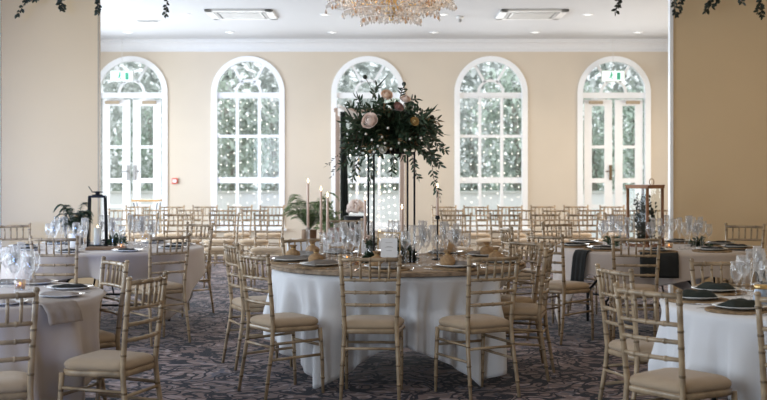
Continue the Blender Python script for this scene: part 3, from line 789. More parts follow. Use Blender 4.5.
def setting(tb,  zt, ang, where, tname, nap, favour=False, glasses=3, plate=True, matt=True, rnap=.0, gl_r=.42, cut=True, Rr=None, gs=0, rin=.185):
    cx, cy, rr = T[tb]; Rr = Rr or rr
    a = R(ang); ux, uy = cos(a), sin(a); px_, py_ = -sin(a), cos(a)   # outward, sideways
    def P(r, s, dz=0): return (cx+ux*r+px_*s, cy+uy*r+py_*s, zt+dz)
    rz = a+pi/2; r0 = Rr-rin; at = f'{where} of the {tname}'
    z = 0
    if matt: PM.place(P(r0, 0), rz, 'round woven placemat '+at, 'placemats on the '+tname); z = .0125
    if plate: PP.place(P(r0, 0, z), rz, 'white dinner plate '+at, 'dinner plates on the '+tname)
    zz = z+.0195 if plate else .001
    if nap: nap.place(P(r0, 0 if not favour else .03, z+.0075 if plate else .001), rz+rnap, ('folded napkin on the plate ' if plate else 'folded napkin ')+at, 'napkins on the '+tname)
    if favour: PB.place(P(r0-.02, -.055, z+.0075), rz, 'brown hessian favour bag '+at, 'favour bags on the '+tname)
    if cut:
        PK.place(P(r0, -.185, .0005), rz+pi, 'steel knife right of the plate '+at, 'knives on the '+tname)
        PO.place(P(r0, .185, .0005), rz+pi, 'steel fork left of the plate '+at, 'forks on the '+tname)
    if glasses:
        for k, (pr, dr, ds, nmg) in enumerate(((PW, .0, -.05, 'large wine glass'), (PF, -.03, .03, 'champagne flute'), (PS, .045, .035, 'small wine glass'), (PF, -.09, -.02, 'second champagne flute'))[:glasses]):
            pr.place(P(gl_r*Rr/.9+dr+.06, ds+gs+random.uniform(-.008, .008), 0), 0, f'clear {nmg} {at}', 'glasses on the '+tname)
SA = [(-97, 'front'), (-60, 'front right'), (-134, 'front left'), (-172, 'left'), (152, 'back left'), (124, 'rear left'), (92, 'rear'), (60, 'rear right'), (30, 'back right'), (-20, 'right')]
for ang, w in SA:
    setting('A', ZA, ang, 'at the '+w+' place', 'centre table', NA, favour=True, glasses=4, Rr=.93, gl_r=.40, gs=.16 if w == 'front' else 0, rin=.150)
SB = [(100, 'rear'), (60, 'rear right'), (25, 'right rear'), (-10, 'right'), (-45, 'front right'), (-82, 'front')]
for ang, w in SB:
    setting('B', ZT, ang, 'at the '+w+' place', 'front left table', NT if ang != 25 else NK, glasses=3, matt=False)
SC = [(-150, 'left front'), (172, 'left'), (134, 'left rear'), (98, 'rear'), (-108, 'front'), (60, 'rear right')]
for ang, w in SC:
    setting('Cc', ZT, ang, 'at the '+w+' place', 'front right table', ND, glasses=4, gl_r=.42)
for tb, nm_, np_, ms in (('D', 'back left table', NK, False), ('E', 'back right table', NK, True)):
    for k in range(9):
        ang = -100+40*k; w = ['front', 'front right', 'right front', 'right', 'rear right', 'rear', 'rear left', 'left', 'front left'][k]
        setting(tb, ZT, ang, 'at the '+w+' place', nm_, np_, glasses=4, matt=ms, cut=False, gl_r=.38)

# napkins hanging over table edges
def hang_nap(tb, zt, ang, w, inner, drop, m, label, flare=0.03):
    cx, cy, rr = T[tb]; a = R(ang); nx = 10; pts = []
    path = [(rr-inner, .006), (rr-inner*.5, .007), (rr-.01, .008), (rr+.022, .003), (rr+.046, -.03)] + [(rr+.052+flare*k/6, -.03-(drop-.03)*k/6) for k in range(1, 7)]
    vs = []; fs = []
    for r, z in path:
        for i in range(nx+1):
            s = (i/nx-.5)*w; wob = .006*sin(i*1.9)*(1 if z < 0 else .3)
            vs.append((cx+cos(a)*(r+wob)-sin(a)*s, cy+sin(a)*(r+wob)+cos(a)*s, zt+z))
    for j in range(len(path)-1):
        for i in range(nx): q = j*(nx+1)+i; fs.append((q, q+1, q+nx+2, q+nx+1))
    o = MB().add(vs, fs, True).build('draped_napkin', m); sd = o.modifiers.new('solid', 'SOLIDIFY'); sd.thickness = .004; sd.offset = 1
    return tag(o, label, 'napkin', 'napkins hanging over table edges')
hang_nap('E', ZT, 216, .16, .25, .27, M['blacknap'], 'black napkin hanging over the left edge of the back right table')
hang_nap('E', ZT, -100, .32, .25, .20, M['blacknap'], 'black napkin hanging over the front edge below the copper lantern')
hang_nap('E', ZT, -32, .20, .25, .28, M['blacknap'], 'black napkin hanging over the right edge of the back right table')
hang_nap('B', ZT, -30, .24, .3, .10, M['taupenap'], 'brown grey napkin hanging over the right edge of the front left table', .02)
hang_nap('B', ZT, 78, .22, .3, .14, M['greynap'], 'grey napkin folded over the rear edge of the front left table', .02)

# ------------------------------------------------------------------ centrepiece
rf = random.Random(21)
SXc, SYc = X(391, 8.8), 8.80
st = thing('flower_stand', 'tall open black metal stand holding up the flowers', 'stand', (SXc, SYc, ZA), R(8.5))
hs = .148; top = Z(152, 8.8)-ZA
for i, (sx, sy) in enumerate(((-1, -1), (1, -1), (-1, 1), (1, 1))): MB().box((sx*hs, sy*hs, top/2), (.013, .013, top)).build('post', M['black'], st)
for z, nm_ in ((.007, 'base_frame'), (top-.007, 'top_frame')):
    mb = MB()
    for s in (-1, 1): mb.box((s*hs, 0, z), (.014, 2*hs+.013, .013)); mb.box((0, s*hs, z), (2*hs+.013, .0135, .013))
    mb.build(nm_, M['black'], st)
MB().box((0, 0, top-.003), (2*hs, 2*hs, .004)).build('top_plate', M['black'], st)

def rose(mb, c, r, d, seed):
    rs = random.Random(seed); d = Vector(d).normalized(); q = d.to_track_quat('Z', 'Y').to_matrix().to_4x4(); mm = Matrix.Translation(Vector(c)) @ q
    mb.ball((0, 0, r*.05), r*.28, 8, (1, 1, 1.1), m=mm)
    for ring, (nn, rr, top_, wid) in enumerate(((3, .36, 160, 75), (4, .52, 145, 62), (5, .70, 125, 52), (6, .88, 105, 44), (7, 1.0, 84, 38))):
        for k in range(nn):
            a = 2*pi*k/nn+ring*.7+rs.uniform(-.12, .12); rq = r*rr*rs.uniform(.94, 1.06); vs = []
            for j in range(6):
                ph = R(25+(top_-25)*j/5); lip = (1+.16*max(0, j/5-.7)/.3)
                for i in range(6):
                    u = (i/5-.5)*2; aa = a+R(wid)*u*(.55+.45*sin(pi*j/6+.5)); edge = 1-.10*u*u*(j/5)
                    vs.append((cos(aa)*sin(ph)*rq*lip, sin(aa)*sin(ph)*rq*lip, -cos(ph)*rq*.85*edge-.1*r))
            mb.add(vs, [(j*6+i, j*6+i+1, (j+1)*6+i+1, (j+1)*6+i) for j in range(5) for i in range(5)], True, mm)
fa = thing('flower_arrangement', 'huge loose arrangement of dark foliage with blush and peach blooms', 'flowers', (SXc, SYc, ZA+top))
MB().lathe([(.06, .0), (.10, .03), (.11, .09), (.08, .12)], 18).build('bowl', M['black'], fa)
z0f = ZA+top
def L_(px, py, dy=0): return Vector((X(px, 8.8+dy)-SXc, dy, Z(py, 8.8+dy)-z0f))
cen = L_(393, 134)
def branch(mbs, mbl, p0, p1, nl, ll, lw, sag=.0, r=.0028, spread=.75):
    p0 = Vector(p0); p1 = Vector(p1); N = 7; pts = []
    for i in range(N):
        u = i/(N-1); p = p0.lerp(p1, u); p.z += .12*(p1-p0).length*sin(pi*u)*(1 if sag >= 0 else -1); pts.append(p)
    mbs.tube(pts, [r*(1-.6*i/(N-1)) for i in range(N)], 4)
    for i in range(nl):
        u = .12+.88*i/max(1, nl-1)+rf.uniform(-.03, .03); u = max(0, min(.999, u)); k = int(u*(N-1)); p = pts[k].lerp(pts[k+1], u*(N-1)-k)
        t = (pts[k+1]-pts[k]).normalized(); side = t.cross(Vector((rf.gauss(0, 1), rf.gauss(0, 1), rf.gauss(0, 1)))).normalized()
        mbl.leaf(p, t*(.55 if u < .97 else 2)+side*spread, side.cross(t), ll*rf.uniform(.7, 1.15), lw*rf.uniform(.8, 1.1), .12)
ms, ml = MB(), MB(); ms2, ml2 = MB(), MB(); ms3, ml3 = MB(), MB()
for i in range(260):
    a = rf.uniform(0, 2*pi); u = rf.uniform(-.55, 1); s_ = sqrt(max(0, 1-u*u))
    d = Vector((cos(a)*s_, sin(a)*s_, u))
    Lh = rf.uniform(.18, .385)
    p1 = cen+Vector((d.x*Lh*1.02, d.y*Lh*.9, d.z*Lh*(.76 if d.z > 0 else 1.0)))
    p0 = cen*.85+d*.04
    if i % 11 == 5: branch(ms3, ml3, p0, p1, 13, .045, .018, .0)
    elif i % 3: branch(ms, ml, p0, p1, 17, .062, .025, .0)
    else: branch(ms2, ml2, p0, p1, 13, .052, .021, .0)
# drooping and reaching sprays placed as in the photo
sp = [((362, 120), (340, 168), 14), ((365, 130), (352, 178), 14), ((358, 135), (345, 152), 12), ((375, 140), (370, 178), 12), ((420, 130), (440, 165), 18), ((415, 140), (432, 160), 16), ((425, 125), (445, 150), 16), ((410, 145), (418, 178), 12),
      ((430, 150), (437, 192), 12), ((395, 145), (392, 172), 10), ((372, 100), (376, 86), 6), ((400, 98), (403, 88), 5), ((360, 120), (350, 106), 8), ((366, 112), (357, 98), 6), ((405, 105), (416, 99), 7), ((356, 140), (346, 140), 9)]
for (a, b, nl) in sp:
    for dy in (-.12, .05): branch(ms, ml, L_(a[0], a[1], dy), L_(b[0], b[1], dy*1.5), nl, .052, .019, -1 if b[1] > a[1] else 0)
# trailing thin vine down the left
vt, vl = MB(), MB()
branch(vt, vl, L_(346, 128, .02), L_(332, 176, .02), 16, .030, .011, -1, .0012, .9)
branch(vt, vl, L_(352, 130, .02), L_(326, 166, .02), 14, .028, .010, -1, .0012, .9)
branch(vt, vl, L_(434, 150, .02), L_(441, 200, .02), 12, .032, .012, -1, .0012, .9)
vt.build('trailing_stems', M['stem'], fa); vl.build('trailing_leaves', M['ivy'], fa)
ms3.build('dried_stems', M['stem'], fa); ml3.build('dried_leaves', M['hessian'], fa); ms.build('dark_stems', M['stem'], fa); ml.build('dark_foliage', M['leaf'], fa)
ms2.build('sage_stems', M['stem'], fa); ml2.build('sage_foliage', M['leaf2'], fa)
for px, py, r, m, dd in ((369, 120, .054, 'blush', (-.45, -1, .35)), (387, 94, .040, 'peach', (.3, -1, .8)), (399, 106, .034, 'mauve', (.6, -1, .7)), (415, 121, .028, 'ochre', (.4, -1, .2)), (406, 98, .034, 'blush', (.2, -.6, .7)),
                         (383, 150, .026, 'cream', (0, -1, -.4))):
    mb = MB(); rose(mb, L_(px, py, -.30 if py > 100 else -.2), r, dd, px); o = mb.build('rose_bloom', M[m], fa)
for px, py in ((365, 77), (404, 84), (432, 117)):
    p = L_(px, py, -.05); o = MB().ball(p, .016, 10).build('thistle_head', M['ivy'], fa)
    MB().tube([p, (p+cen)/2+Vector((0, 0, .03)), cen], .0018, 4).build('thin_stem', M['stem'], o)
for i, (px, py) in enumerate(((372, 140), (378, 146), (385, 143), (391, 149), (366, 134), (399, 143), (382, 137), (405, 150), (410, 139), (374, 152), (388, 128), (421, 138))):
    MB().ball(L_(px, py, -.31), .009, 8).build('berry', M['cream'], fa)
mb = MB()
for off in (0, .012):
    pts = [L_(408+q*30, 124-4*q-16*q*q, -.15+off) for q in [k/7 for k in range(8)]]
    mb.tube(pts, [.004, .010, .014, .015, .014, .011, .007, .001], 5)
mb.build('curved_feather', M['leaf'], fa)
for q in range(3):
    mb = MB(); pts = [L_((361, 352, 375)[q]+u*(-5, -8, 14)[q], (105, 118, 90)[q]-u*(14, 14, 16)[q], -.1) for u in (0, .33, .66, 1)]
    mb.tube(pts, [.004, .006, .004, .001], 5); mb.build('seed_spray', M['ivy'], fa)

# items below the flowers: table name card on brass frame, dark lantern, greenery
def W_(px, Y): return X(px, Y)
cf = thing('card_frame', 'brass frame holding a white table card below the flowers', 'sign', (W_(389, 8.55), 8.55, ZA))
fh = .225
for s in (-1, 1): MB().box((s*.078, 0, fh/2), (.008, .010, fh)).build('post', M['gold'], cf)
MB().box((0, 0, fh-.004), (.16, .009, .008)).box((0, 0, .004), (.16, .06, .008)).build('frame_bars', M['gold'], cf)
c_ = MB().box((0, -.002, .115), (.118, .004, .135)).build('card', M['card'], cf)
mb = MB()
for z, w in ((.152, .05), (.125, .035), (.119, .06), (.095, .04)): mb.box((0, -.0046, z), (w, .001, .0022))
mb.build('printed_lines', M['vent'], c_)
def jar(px, Y, z, label, green=True):
    t = thing('glass_jar', label, 'jar', (X(px, Y), Y, z), 0, 'jars on the centre table')
    MB().lathe([(.001, .002), (.035, .002), (.038, .01), (.038, .085), (.028, .10), (.030, .115), (.028, .115), (.026, .10), (.035, .085), (.035, .012), (.001, .006)], 18, closed=False).build('jar_glass', M['glass'], t)
    if green:
        a, b = MB(), MB()
        for i in range(16):
            d = Vector((rf.gauss(0, .6), rf.gauss(0, .6), 1)).normalized(); branch(a, b, (0, 0, .02), Vector((d.x*.08, d.y*.08, .08+.07*d.z)), 8, .035, .016, 0, .0015)
        o = a.build('stems', M['stem'], t); b.build('leaves', M['leaf'], t)
        for k in range(3):
            mb = MB(); rose(mb, (rf.uniform(-.04, .04), -.03+rf.uniform(-.01, .01), .14+rf.uniform(0, .04)), .020, (0, -1, .5), k); mb.build('small_bloom', M[('cream', 'blush', 'cream')[k]], t)
jar(372, 8.86, ZA, 'glass jar of small blooms inside the left of the flower stand')
jar(404, 8.62, ZA, 'glass jar of dark leaves right of the white card')
jar(400, 8.90, ZA, 'glass jar of leaves at the back right inside the stand')
# taper candles
def taper(px, Y, zb, z_tip, holder_h, label, hm='glass'):
    t = thing('taper_candle', label, 'candle', (X(px, Y), Y, zb), 0, 'tall taper candles')
    H = z_tip-zb
    if hm == 'glass': h = MB().lathe([(.001, .001), (.045, .001), (.045, .006), (.012, .014), (.008, holder_h*.5), (.012, holder_h-.03), (.018, holder_h), (.0112, holder_h), (.0105, holder_h-.02), (.001, holder_h-.022)], 16, closed=False)
    else: h = MB().lathe([(.045, .0), (.045, .006), (.006, .012), (.006, holder_h-.03), (.020, holder_h-.022), (.014, holder_h)], 14)
    h.build('candle_holder', M['glass'] if hm == 'glass' else M['black'], t)
    c = MB().lathe([(.0105, holder_h-.018), (.0085, H-.035), (.006, H-.030)], 12).build('wax', M['candle'], t)
    MB().lathe([(.001, H-.030), (.0065, H-.018), (.006, H-.008), (.0008, H+.006)], 8).build('flame', M['flame'], c)
taper(308, 9.0, ZA, Z(179, 9.0), .24, 'blush taper candle, leftmost of three in glass holders on the centre table')
taper(321, 9.1, ZA, Z(187, 9.1), .20, 'blush taper candle, middle one of three left of the flower stand')
taper(327.5, 8.8, ZA, Z(193, 8.8), .17, 'blush taper candle, right and shortest of three left of the flower stand')
taper(365, 9.0, ZA, Z(196, 9.0), .14, 'pink taper candle beside the left posts of the flower stand')
taper(437.5, 8.95, ZA, Z(184, 8.95), .33, 'taper candle in thin black holder right of the flower stand', 'black')
taper(402, 9.0, ZA, Z(205, 9.0), .12, 'taper candle between the right posts of the flower stand')
def votive(px, Y, z, label, group='tea light holders'):
    t = thing('tea_light', label, 'candle', (X(px, Y), Y, z), 0, group)
    MB().lathe([(.001, .001), (.028, .001), (.034, .03), (.034, .055), (.032, .055), (.031, .03), (.024, .006), (.001, .005)], 16, closed=False).build('holder', M['crystal_amber'], t)
    c = MB().lathe([(.020, .006), (.020, .022)], 12).build('wax', M['candle'], t)
    MB().lathe([(.001, .024), (.007, .032), (.001, .048)], 8).build('flame', M['flame'], c)
votive(356, 8.45, ZA, 'amber tea light on the centre table left of the white card')
votive(347, 8.75, ZA, 'amber tea light on the centre table behind the front chair')
votive(121, 10.75, ZT, 'amber tea light on the back left table right of the black lantern')
votive(669, 10.85, ZT, 'amber tea light on the back right table right of the copper lantern')
votive(20, 7.1, ZT, 'amber tea light among the glasses on the front left table')

# ------------------------------------------------------------------ black lantern group on back left table
def box_lantern(name, label, px, Y, w, h, rz, m, th, taperk=1.0, loc_z=ZT):
    t = thing(name, label, 'lantern', (X(px, Y), Y, loc_z), R(rz))
    a = w/2
    for sx in (-1, 1):
        for sy in (-1, 1): MB().tube([(sx*a, sy*a, .01), (sx*a*taperk, sy*a*taperk, h)], th*.62, 4).build('corner_post', M[m], t)
    MB().box((0, 0, th/2), (w+th, w+th, th)).build('base_plate', M[m], t)
    mb = MB(); q = a*taperk
    for s in (-1, 1): mb.box((s*q, 0, h), (th, 2*q+th, th)); mb.box((0, s*q, h), (2*q, th, th*.98))
    mb.build('top_frame', M[m], t)
    return t, q
lt, q = box_lantern('black_lantern', 'tall black metal lantern with open sides on the back left table', 97.5, 11.2, .165, .462, 8, 'black', .015, .86)
mb = MB(); mb.box((0, 0, .470), (.15, .15, .006)).lathe([(.05, .472), (.05, .482), (.02, .486), (.02, .500), (.055, .503), (.055, .510), (.01, .514)], 16)
mb.build('roof', M['black'], lt)
MB().tube([(-.05-.02*a, 0, .512+.030*a) for a in (0, .3, .7, 1.0, 1.6)], .004, 6, False).build('ring_handle', M['black'], lt)
for s in (-1, 1): MB().box((s*.072, 0, .205), (.003, .13, .42)).build('side_pane', M['pane'], lt)
pc = thing('pillar_candle', 'cream pillar candle standing inside the black lantern', 'candle', (X(97.5, 11.2), 11.2, ZT+.0135))
MB().lathe([(.032, 0), (.034, .005), (.034, .155), (.030, .16)], 18).build('wax', M['cream'], pc)
MB().lathe([(.001, .162), (.006, .170), (.001, .185)], 8).build('flame', M['flame'], pc)
wb = MB().box((0, 0, .012), (.34, .20, .024)).build('wooden_slice', M['crate'], None, (X(112, 10.95), 10.72, ZT), (0, 0, R(6)), .004)
tag(wb, 'brown wooden board lying in front of the black lantern', 'board')
def leafy(name, label, cat, px, Y, z, r, h, nb, m, ll=.05, lw=.022, pot=None, rr=rf):
    t = thing(name, label, cat, (X(px, Y), Y, z))
    zb = 0
    if pot:
        MB().lathe([(pot[0]*.8, 0), (pot[0], .01), (pot[0]*1.02, pot[1]-.01), (pot[0], pot[1]), (pot[0]*.9, pot[1]), (pot[0]*.88, pot[1]-.015), (.001, pot[1]-.016)], 20).build('pot', M[pot[2]], t); zb = pot[1]-.02
    a, b = MB(), MB()
    for i in range(nb):
        an = rr.uniform(0, 2*pi); el = rr.uniform(.15, 1)
        branch(a, b, (0, 0, zb), (cos(an)*r*(1.1-el*.6), sin(an)*r*(1.1-el*.6), zb+h*el), 12, ll, lw, 0, .0018)
    a.build('stems', M['stem'], t); b.build('leaves', M[m], t); return t
def fern(name, label, px, Y, z, n, L, m, pot=None, lift=.5):
    t = thing(name, label, 'plant', (X(px, Y), Y, z)); zb = 0
    if pot:
        MB().lathe([(pot[0]*.8, 0), (pot[0], .01), (pot[0]*1.02, pot[1]-.01), (pot[0], pot[1]), (pot[0]*.9, pot[1]), (pot[0]*.88, pot[1]-.015), (.001, pot[1]-.016)], 20).build('pot', M[pot[2]], t); zb = pot[1]-.02
    for i in range(n):
        an = 2*pi*i/n+rf.uniform(-.2, .2); mb = MB(); pts = []
        ln = L*rf.uniform(.8, 1.1); lf = lift*rf.uniform(.5, 1.4)
        for k in range(9):
            u = k/8; pts.append(Vector((cos(an)*ln*u, sin(an)*ln*u, zb+ln*(lf*1.6*u-lf*1.1*u*u*1.1))))
        mb.tube(pts, [.003*(1-.8*k/8) for k in range(9)], 4)
        for k in range(22):
            u = .12+.88*k/22; j = min(7, int(u*8)); p = pts[j].lerp(pts[j+1], u*8-j); tt = (pts[j+1]-pts[j]).normalized(); sd = tt.cross(Vector((0, 0, 1))).normalized()
            w = L*.24*sin(pi*min(1, u*.9+.12))+.006
            for s in (-1, 1): mb.leaf(p, sd*s+tt*.5, (0, 0, 1), w, .012+L*.03, .2)
        mb.build('frond', M[m], t)
    return t
fern('potted_fern', 'small dark fern in white pot left of the black lantern', 75, 11.0, ZT, 24, .19, 'leaf', (.055, .13, 'pot'), 2.2)
leafy('leaf_bundle', 'low bundle of dark leaves right of the black lantern', 'plant', 117, 11.25, ZT, .09, .12, 18, 'leaf', .05, .022)
leafy('leaf_bundle', 'low dark leaves at the right foot of the flower stand', 'plant', 408, 8.72, ZA, .07, .11, 22, 'leaf', .045, .02)
leafy('leaf_bundle', 'low dark leaves at the left foot of the flower stand', 'plant', 371, 8.66, ZA, .06, .07, 18, 'leaf', .04, .018)
fr_ = thing('metal_cube_frame', 'thin black open metal frame behind the white fern pot', 'stand', (X(74, 11.45), 11.45, ZT), R(10))
for sx in (-1, 1):
    for sy in (-1, 1): MB().box((sx*.075, sy*.075, .15), (.009, .009, .30)).build('post', M['black'], fr_)
for z, nm_ in ((.005, 'base_frame'), (.297, 'top_frame')):
    mb = MB()
    for s in (-1, 1): mb.box((s*.075, 0, z), (.0095, .15, .009)); mb.box((0, s*.075, z), (.15, .0095, .009))
    mb.build(nm_, M['black'], fr_)
bk = thing('wooden_number_block', 'brown wooden block sign behind the fern pot', 'sign', (X(80, 11.66), 11.66, ZT))
MB().box((0, 0, .145), (.10, .02, .25)).build('face_board', M['tanwood'], bk, bevel=.003); MB().box((0, 0, .01), (.14, .06, .02)).build('foot', M['crate'], bk, bevel=.003)

# copper lantern with vines
lc, q = box_lantern('copper_lantern', 'large copper lantern with dark vines inside on the back right table', 645, 11.2, .225, .555, 40, 'copper', .030, 1.0)
MB().box((0, 0, .568), (.26, .26, .012)).build('roof', M['copper'], lc)
MB().tube([(cos(a)*.035+.10, 0, .60+sin(a)*.03) for a in [2*pi*i/18 for i in range(19)]], .004, 6, False).build('ring_handle', M['copper'], lc)
for s in (-1, 1): MB().box((s*.1125, 0, .28), (.003, .20, .52)).build('side_pane', M['pane'], lc)
vi = thing('vine_posy', 'upright dark leafy vines inside the copper lantern', 'plant', (X(645, 11.2), 11.2, ZT+.019))
a, b = MB(), MB()
for i in range(60):
    an = rf.uniform(0, 6.28); r = rf.uniform(.02, .10); branch(a, b, (cos(an)*r*.9, sin(an)*r*.9, 0), (cos(an+.5)*r, sin(an+.5)*r, rf.uniform(.15, .46)), 16, .030, .020, 0, .0016)
a.build('stems', M['stem'], vi); b.build('leaves', M['ivy'], vi)
leafy('leaf_bundle', 'low bundle of leaves left of the copper lantern', 'plant', 612, 11.1, ZT, .10, .10, 14, 'leaf2', .045, .02)
leafy('leaf_bundle', 'low bundle of leaves right of the copper lantern', 'plant', 700, 11.2, ZT, .10, .08, 12, 'leaf', .045, .02)
# gold-lidded blue jar on front right table
jr = thing('lidded_jar', 'blue and white jar with gold lid at the right edge on the front right table', 'jar', (X(761, 6.15), 6.15, ZT))
MB().lathe([(.03, 0), (.036, .006), (.040, .05), (.034, .085), (.030, .095)], 20).build('jar_body', mat('blue_white_glaze', (.42, .50, .62), .3, var=.6, vscale=22), jr)
MB().lathe([(.033, .095), (.036, .098), (.036, .112), (.030, .117)], 20).build('lid', M['gold'], jr)

# ------------------------------------------------------------------ middle distance: small table with arch and drape
sy_ = 14.6
ct = thing('display_table', 'small cloth covered table behind the centre table', 'table', (X(346, sy_), sy_, 0))
MB().box((0, 0, .595), (1.35, .60, .03)).build('tabletop', M['tabletop'], ct)
for sx in (-1, 1):
    for s2 in (-1, 1): MB().box((sx*.62, s2*.25, .29), (.04, .04, .58)).build('leg', M['black'], ct)
mb = MB(); n = 120; vs = []
def rectpt(k):
    t_ = k/n*4; i = int(t_) % 4; u = t_-int(t_); c = [(-.69, -.32), (.69, -.32), (.69, .32), (-.69, .32)]; A = c[i]; B_ = c[(i+1) % 4]; return A[0]+(B_[0]-A[0])*u, A[1]+(B_[1]-A[1])*u
for j, z in enumerate((.617, .61, .5, .35, .2, .02)):
    for k in range(n):
        x_, y_ = rectpt(k); g = 1+(.004+.03*(j/5)*(sin(k*1.15)+.4*sin(k*.53))) if j > 1 else (1 if j else .995)
        vs.append((x_*g+0, y_*g, z))
fs = [(i*n+k, (i+1)*n+k, (i+1)*n+(k+1) % n, i*n+(k+1) % n) for i in range(5) for k in range(n)]+[tuple(range(n))]
mb.add(vs, fs, True); o = mb.build('long_tablecloth', M['linen'], None, (X(346, sy_), sy_, 0)); tag(o, 'white cloth to the floor on the small table behind the centre table', 'tablecloth')
fern('large_fern', 'spreading pale green fern behind the tall candles', 309, 14.35, .62, 34, .36, 'fern', (.09, .14, 'crate'), 1.7)
leafy('leafy_pot_plant', 'bushy plant right of the fern behind the candles', 'plant', 329, 14.75, .62, .15, .36, 30, 'fern', .07, .03, (.07, .10, 'crate'))
ur = thing('hydrangea_urn', 'white blooms in a black urn on the small table under the fairy lights', 'flowers', (X(356, 14.5), 14.5, .62))
MB().lathe([(.07, 0), (.075, .02), (.035, .05), (.04, .09), (.12, .16), (.145, .24), (.15, .30), (.13, .30)], 22).build('urn', M['black'], ur)
mb = MB()
for i in range(70):
    a = rf.uniform(0, 6.28); u = rf.uniform(-.1, 1); s_ = sqrt(1-u*u); mb.ball((cos(a)*s_*.095, sin(a)*s_*.095, .37+u*.11), .028, 6)
mb.build('white_blooms', M['blush'], ur)
bx = thing('terracotta_crate', 'rust brown wooden crate on the small table behind the white chair', 'crate', (X(341, 14.38), 14.38, .62))
for z in (.03, .085, .14): 
    MB().box((0, -.09, z), (.34, .012, .042)).build('slat', M['rust'], bx); MB().box((0, .09, z), (.34, .012, .042)).build('slat', M['rust'], bx)
for s in (-1, 1): MB().box((s*.165, 0, .085), (.014, .19, .155)).build('end_board', M['rust'], bx)
MB().box((0, 0, .006), (.32, .17, .012)).build('bottom_board', M['rust'], bx)
# ceremony arch with drape
ya = 16.2
ar = thing('ceremony_arch', 'blush wooden arch frame standing before the middle window', 'arch', (0, ya, 0))
xl, xr = X(337.6, ya), X(402, ya)
for x_ in (xl, xr): MB().box((x_, 0, Z(108, ya)/2), (.06, .06, Z(108, ya))).build('upright', M['blushwood'], ar, bevel=.004)
MB().box(((xl+xr)/2, 0, Z(108, ya)-.03), (xr-xl+.1, .055, .055)).build('crossbar', M['blushwood'], ar, bevel=.004)
for x_ in (xl, xr): MB().box((x_, 0, .02), (.12, .6, .04)).build('foot', M['blushwood'], ar)
# dark drape: gathered column, wider at the foot
def drapemesh(x0, x1t, x1b, zt, zb, y, nf, amp, narrow):
    mb = MB(); nx, nz = 40, 20; vs = []
    for j in range(nz+1):
        v = j/nz; z = zt+(zb-zt)*v
        for i in range(nx+1):
            u = i/nx; w0 = x0; w1 = x1t+(x1b-x1t)*v
            vs.append((w0+(w1-w0)*u, y+amp*sin(u*nf*2*pi)*(.5+.5*v), z))
    mb.add(vs, [(j*(nx+1)+i, (j+1)*(nx+1)+i, (j+1)*(nx+1)+i+1, j*(nx+1)+i+1) for j in range(nz) for i in range(nx)], True); return mb
dr = drapemesh(X(341, ya), X(346, ya), X(351, ya), Z(112, ya), .02, ya-.10, 4, .025, 0).build('dark_drape', M['drape'])
sd = dr.modifiers.new('solid', 'SOLIDIFY'); sd.thickness = .006
tag(dr, 'dark green fabric hanging down the left post of the arch', 'drape')
mb = MB(); vs = []
p = [(338, 100), (352, 114), (352, 120), (342, 116), (338, 122)]
nx = 12
for j in range(9):
    u = j/8
    for i in range(nx+1):
        v = i/nx; xx = 338+u*62; zt_ = 104+u*4+9*sin(pi*u); vs.append((X(xx, ya), ya-.05+.02*sin(v*12+u*6), Z(zt_+v*(12-6*u)*(.6+.4*abs(1-2*u)), ya)))
mb.add(vs, [(j*(nx+1)+i, j*(nx+1)+i+1, (j+1)*(nx+1)+i+1, (j+1)*(nx+1)+i) for j in range(8) for i in range(nx)], True)
o = mb.build('ivory_swag', M['drapewhite']); sd = o.modifiers.new('solid', 'SOLIDIFY'); sd.thickness = .005
tag(o, 'ivory fabric swag draped along the top of the arch', 'drape')

# fairy light curtains
bm1 = MB().ball((0, 0, 0), .0095, 6); 
def bulbmesh(m):
    me = bpy.data.meshes.new('bulb'); me.from_pydata(bm1.v, [], bm1.f); me.materials.append(m); return me
BM = {'c': bulbmesh(M['bulb']), 'w': bulbmesh(M['bulb_warm'])}
def curtain(label, xs, y, ztop, zbot, step, kinds, group='fairy light curtains', bsc=1.0):
    xc = (xs[0]+xs[-1])/2
    t = thing('fairy_light_curtain', label, 'fairy lights', (xc, y, ztop), 0, group)
    MB().tube([(xs[0]-xc, 0, 0), (xs[-1]-xc, 0, 0)], .003, 5).build('top_wire', M['wire'], t)
    for i, x in enumerate(xs):
        pts = [(x-xc+.012*sin(k*2.1+i), .0, -(ztop-zbot)*k/8) for k in range(9)]
        s_ = MB().tube(pts, .0012, 4).build('strand', M['wire'], t)
        k = 0; z = -rf.uniform(.04, step)
        while z > -(ztop-zbot):
            o = bpy.data.objects.new('bulb', BM[kinds[i % len(kinds)]]); C.objects.link(o); o.parent = s_; o.scale = (bsc,)*3; o.location = (x-xc+.012*sin(-z/(ztop-zbot)*8*2.1+i), -.004, z); z -= step*rf.uniform(.75, 1.25)
for k, nm_ in ((1, 'first arched window from the left'), (3, 'arched window right of the flowers')):
    curtain('curtain of tiny fairy lights in the '+nm_, [WX[k]-.46+i*.115 for i in range(9)], YF-.06, 2.74, .6, .19, 'c')
curtain('curtain of warm fairy lights hanging in the ceremony arch', [X(q_, ya+.12) for q_ in (351, 358, 366, 372, 379, 384, 389.5, 395)], ya+.12, 2.15, .5, .105, 'cwccwcc', bsc=1.35)

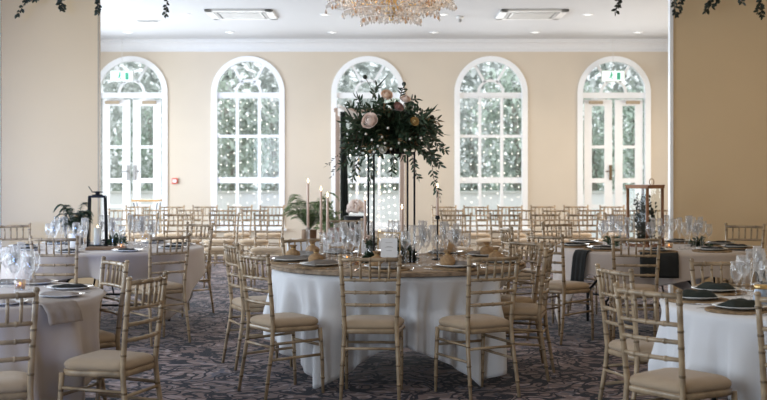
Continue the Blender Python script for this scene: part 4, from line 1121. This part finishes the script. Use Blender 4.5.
# honey wood topped high table before left french doors
sv = thing('high_table', 'slim high table with honey wood top before the left french doors', 'table', (X(147, 19.2), 19.2, 0))
MB().box((0, 0, Z(200.5, 19.2)), (.44, .30, .035)).build('tabletop', M['tanwood'], sv, bevel=.006)
for sx in (-1, 1):
    for s2 in (-1, 1): MB().tube([(sx*.19, s2*.12, Z(202, 19.2)-.01), (sx*.165, s2*.11, .82), (sx*.19, s2*.13, 0)], .010, 6).build('leg', M['black'], sv)

# ------------------------------------------------------------------ garland along the opening
ga = thing('leaf_garland', 'dark leafy garland with trailing sprigs hanging above the opening', 'garland', (0, 12.55, 3.36))
ms, ml = MB(), MB()
mb = MB(); xx = -4.1; pts = []
while xx < 4.2: pts.append((xx, .02*sin(xx*5), .03*sin(xx*3))); xx += .25
ms.tube(pts, .006, 5)
for i in range(len(pts)*9):
    k = rf.uniform(0, len(pts)-1.01); p = Vector(pts[int(k)]).lerp(Vector(pts[int(k)+1]), k-int(k)); ml.leaf(p, (rf.gauss(0, 1), rf.gauss(0, 1), rf.gauss(0, .7)), (0, 0, 1), .07, .035)
o = ms.build('main_stem', M['stem'], ga); ml.build('leaves', M['ivy'], ga)
for px, py, lean, nl in ((28, 1, -14, 14), (63, 8, 3, 16), (60, 3, -4, 10), (98, 12, 1, 14), (98, 6, -1, 10), (165, 14, -3, 12), (616, 10, -5, 12), (620, 3, 5, 8), (676, 13, 3, 20), (680, 8, -2, 16), (706, 10, -8, 16), (712, 5, 3, 12), (716, 1, 2, 8), (758, 10, -4, 12), (762, 15, 4, 14), (17, 13, -8, 12), (742, 1, 4, 8)):
    Yg = 12.55; p1 = Vector((X(px, Yg), 0, Z(py+1, Yg)-3.36)); p0 = Vector((X(px-lean, Yg), 0, 0))
    if px == 17: p0 = Vector((X(27, Yg), 0, Z(0, Yg)-3.36+.03))
    a, b = MB(), MB(); branch(a, b, p0, p1, nl+4, .055, .036, -1, .003, .8); oo = b.build('trailing_sprig', M['ivy'], ga); a.build('sprig_stem', M['stem'], oo)
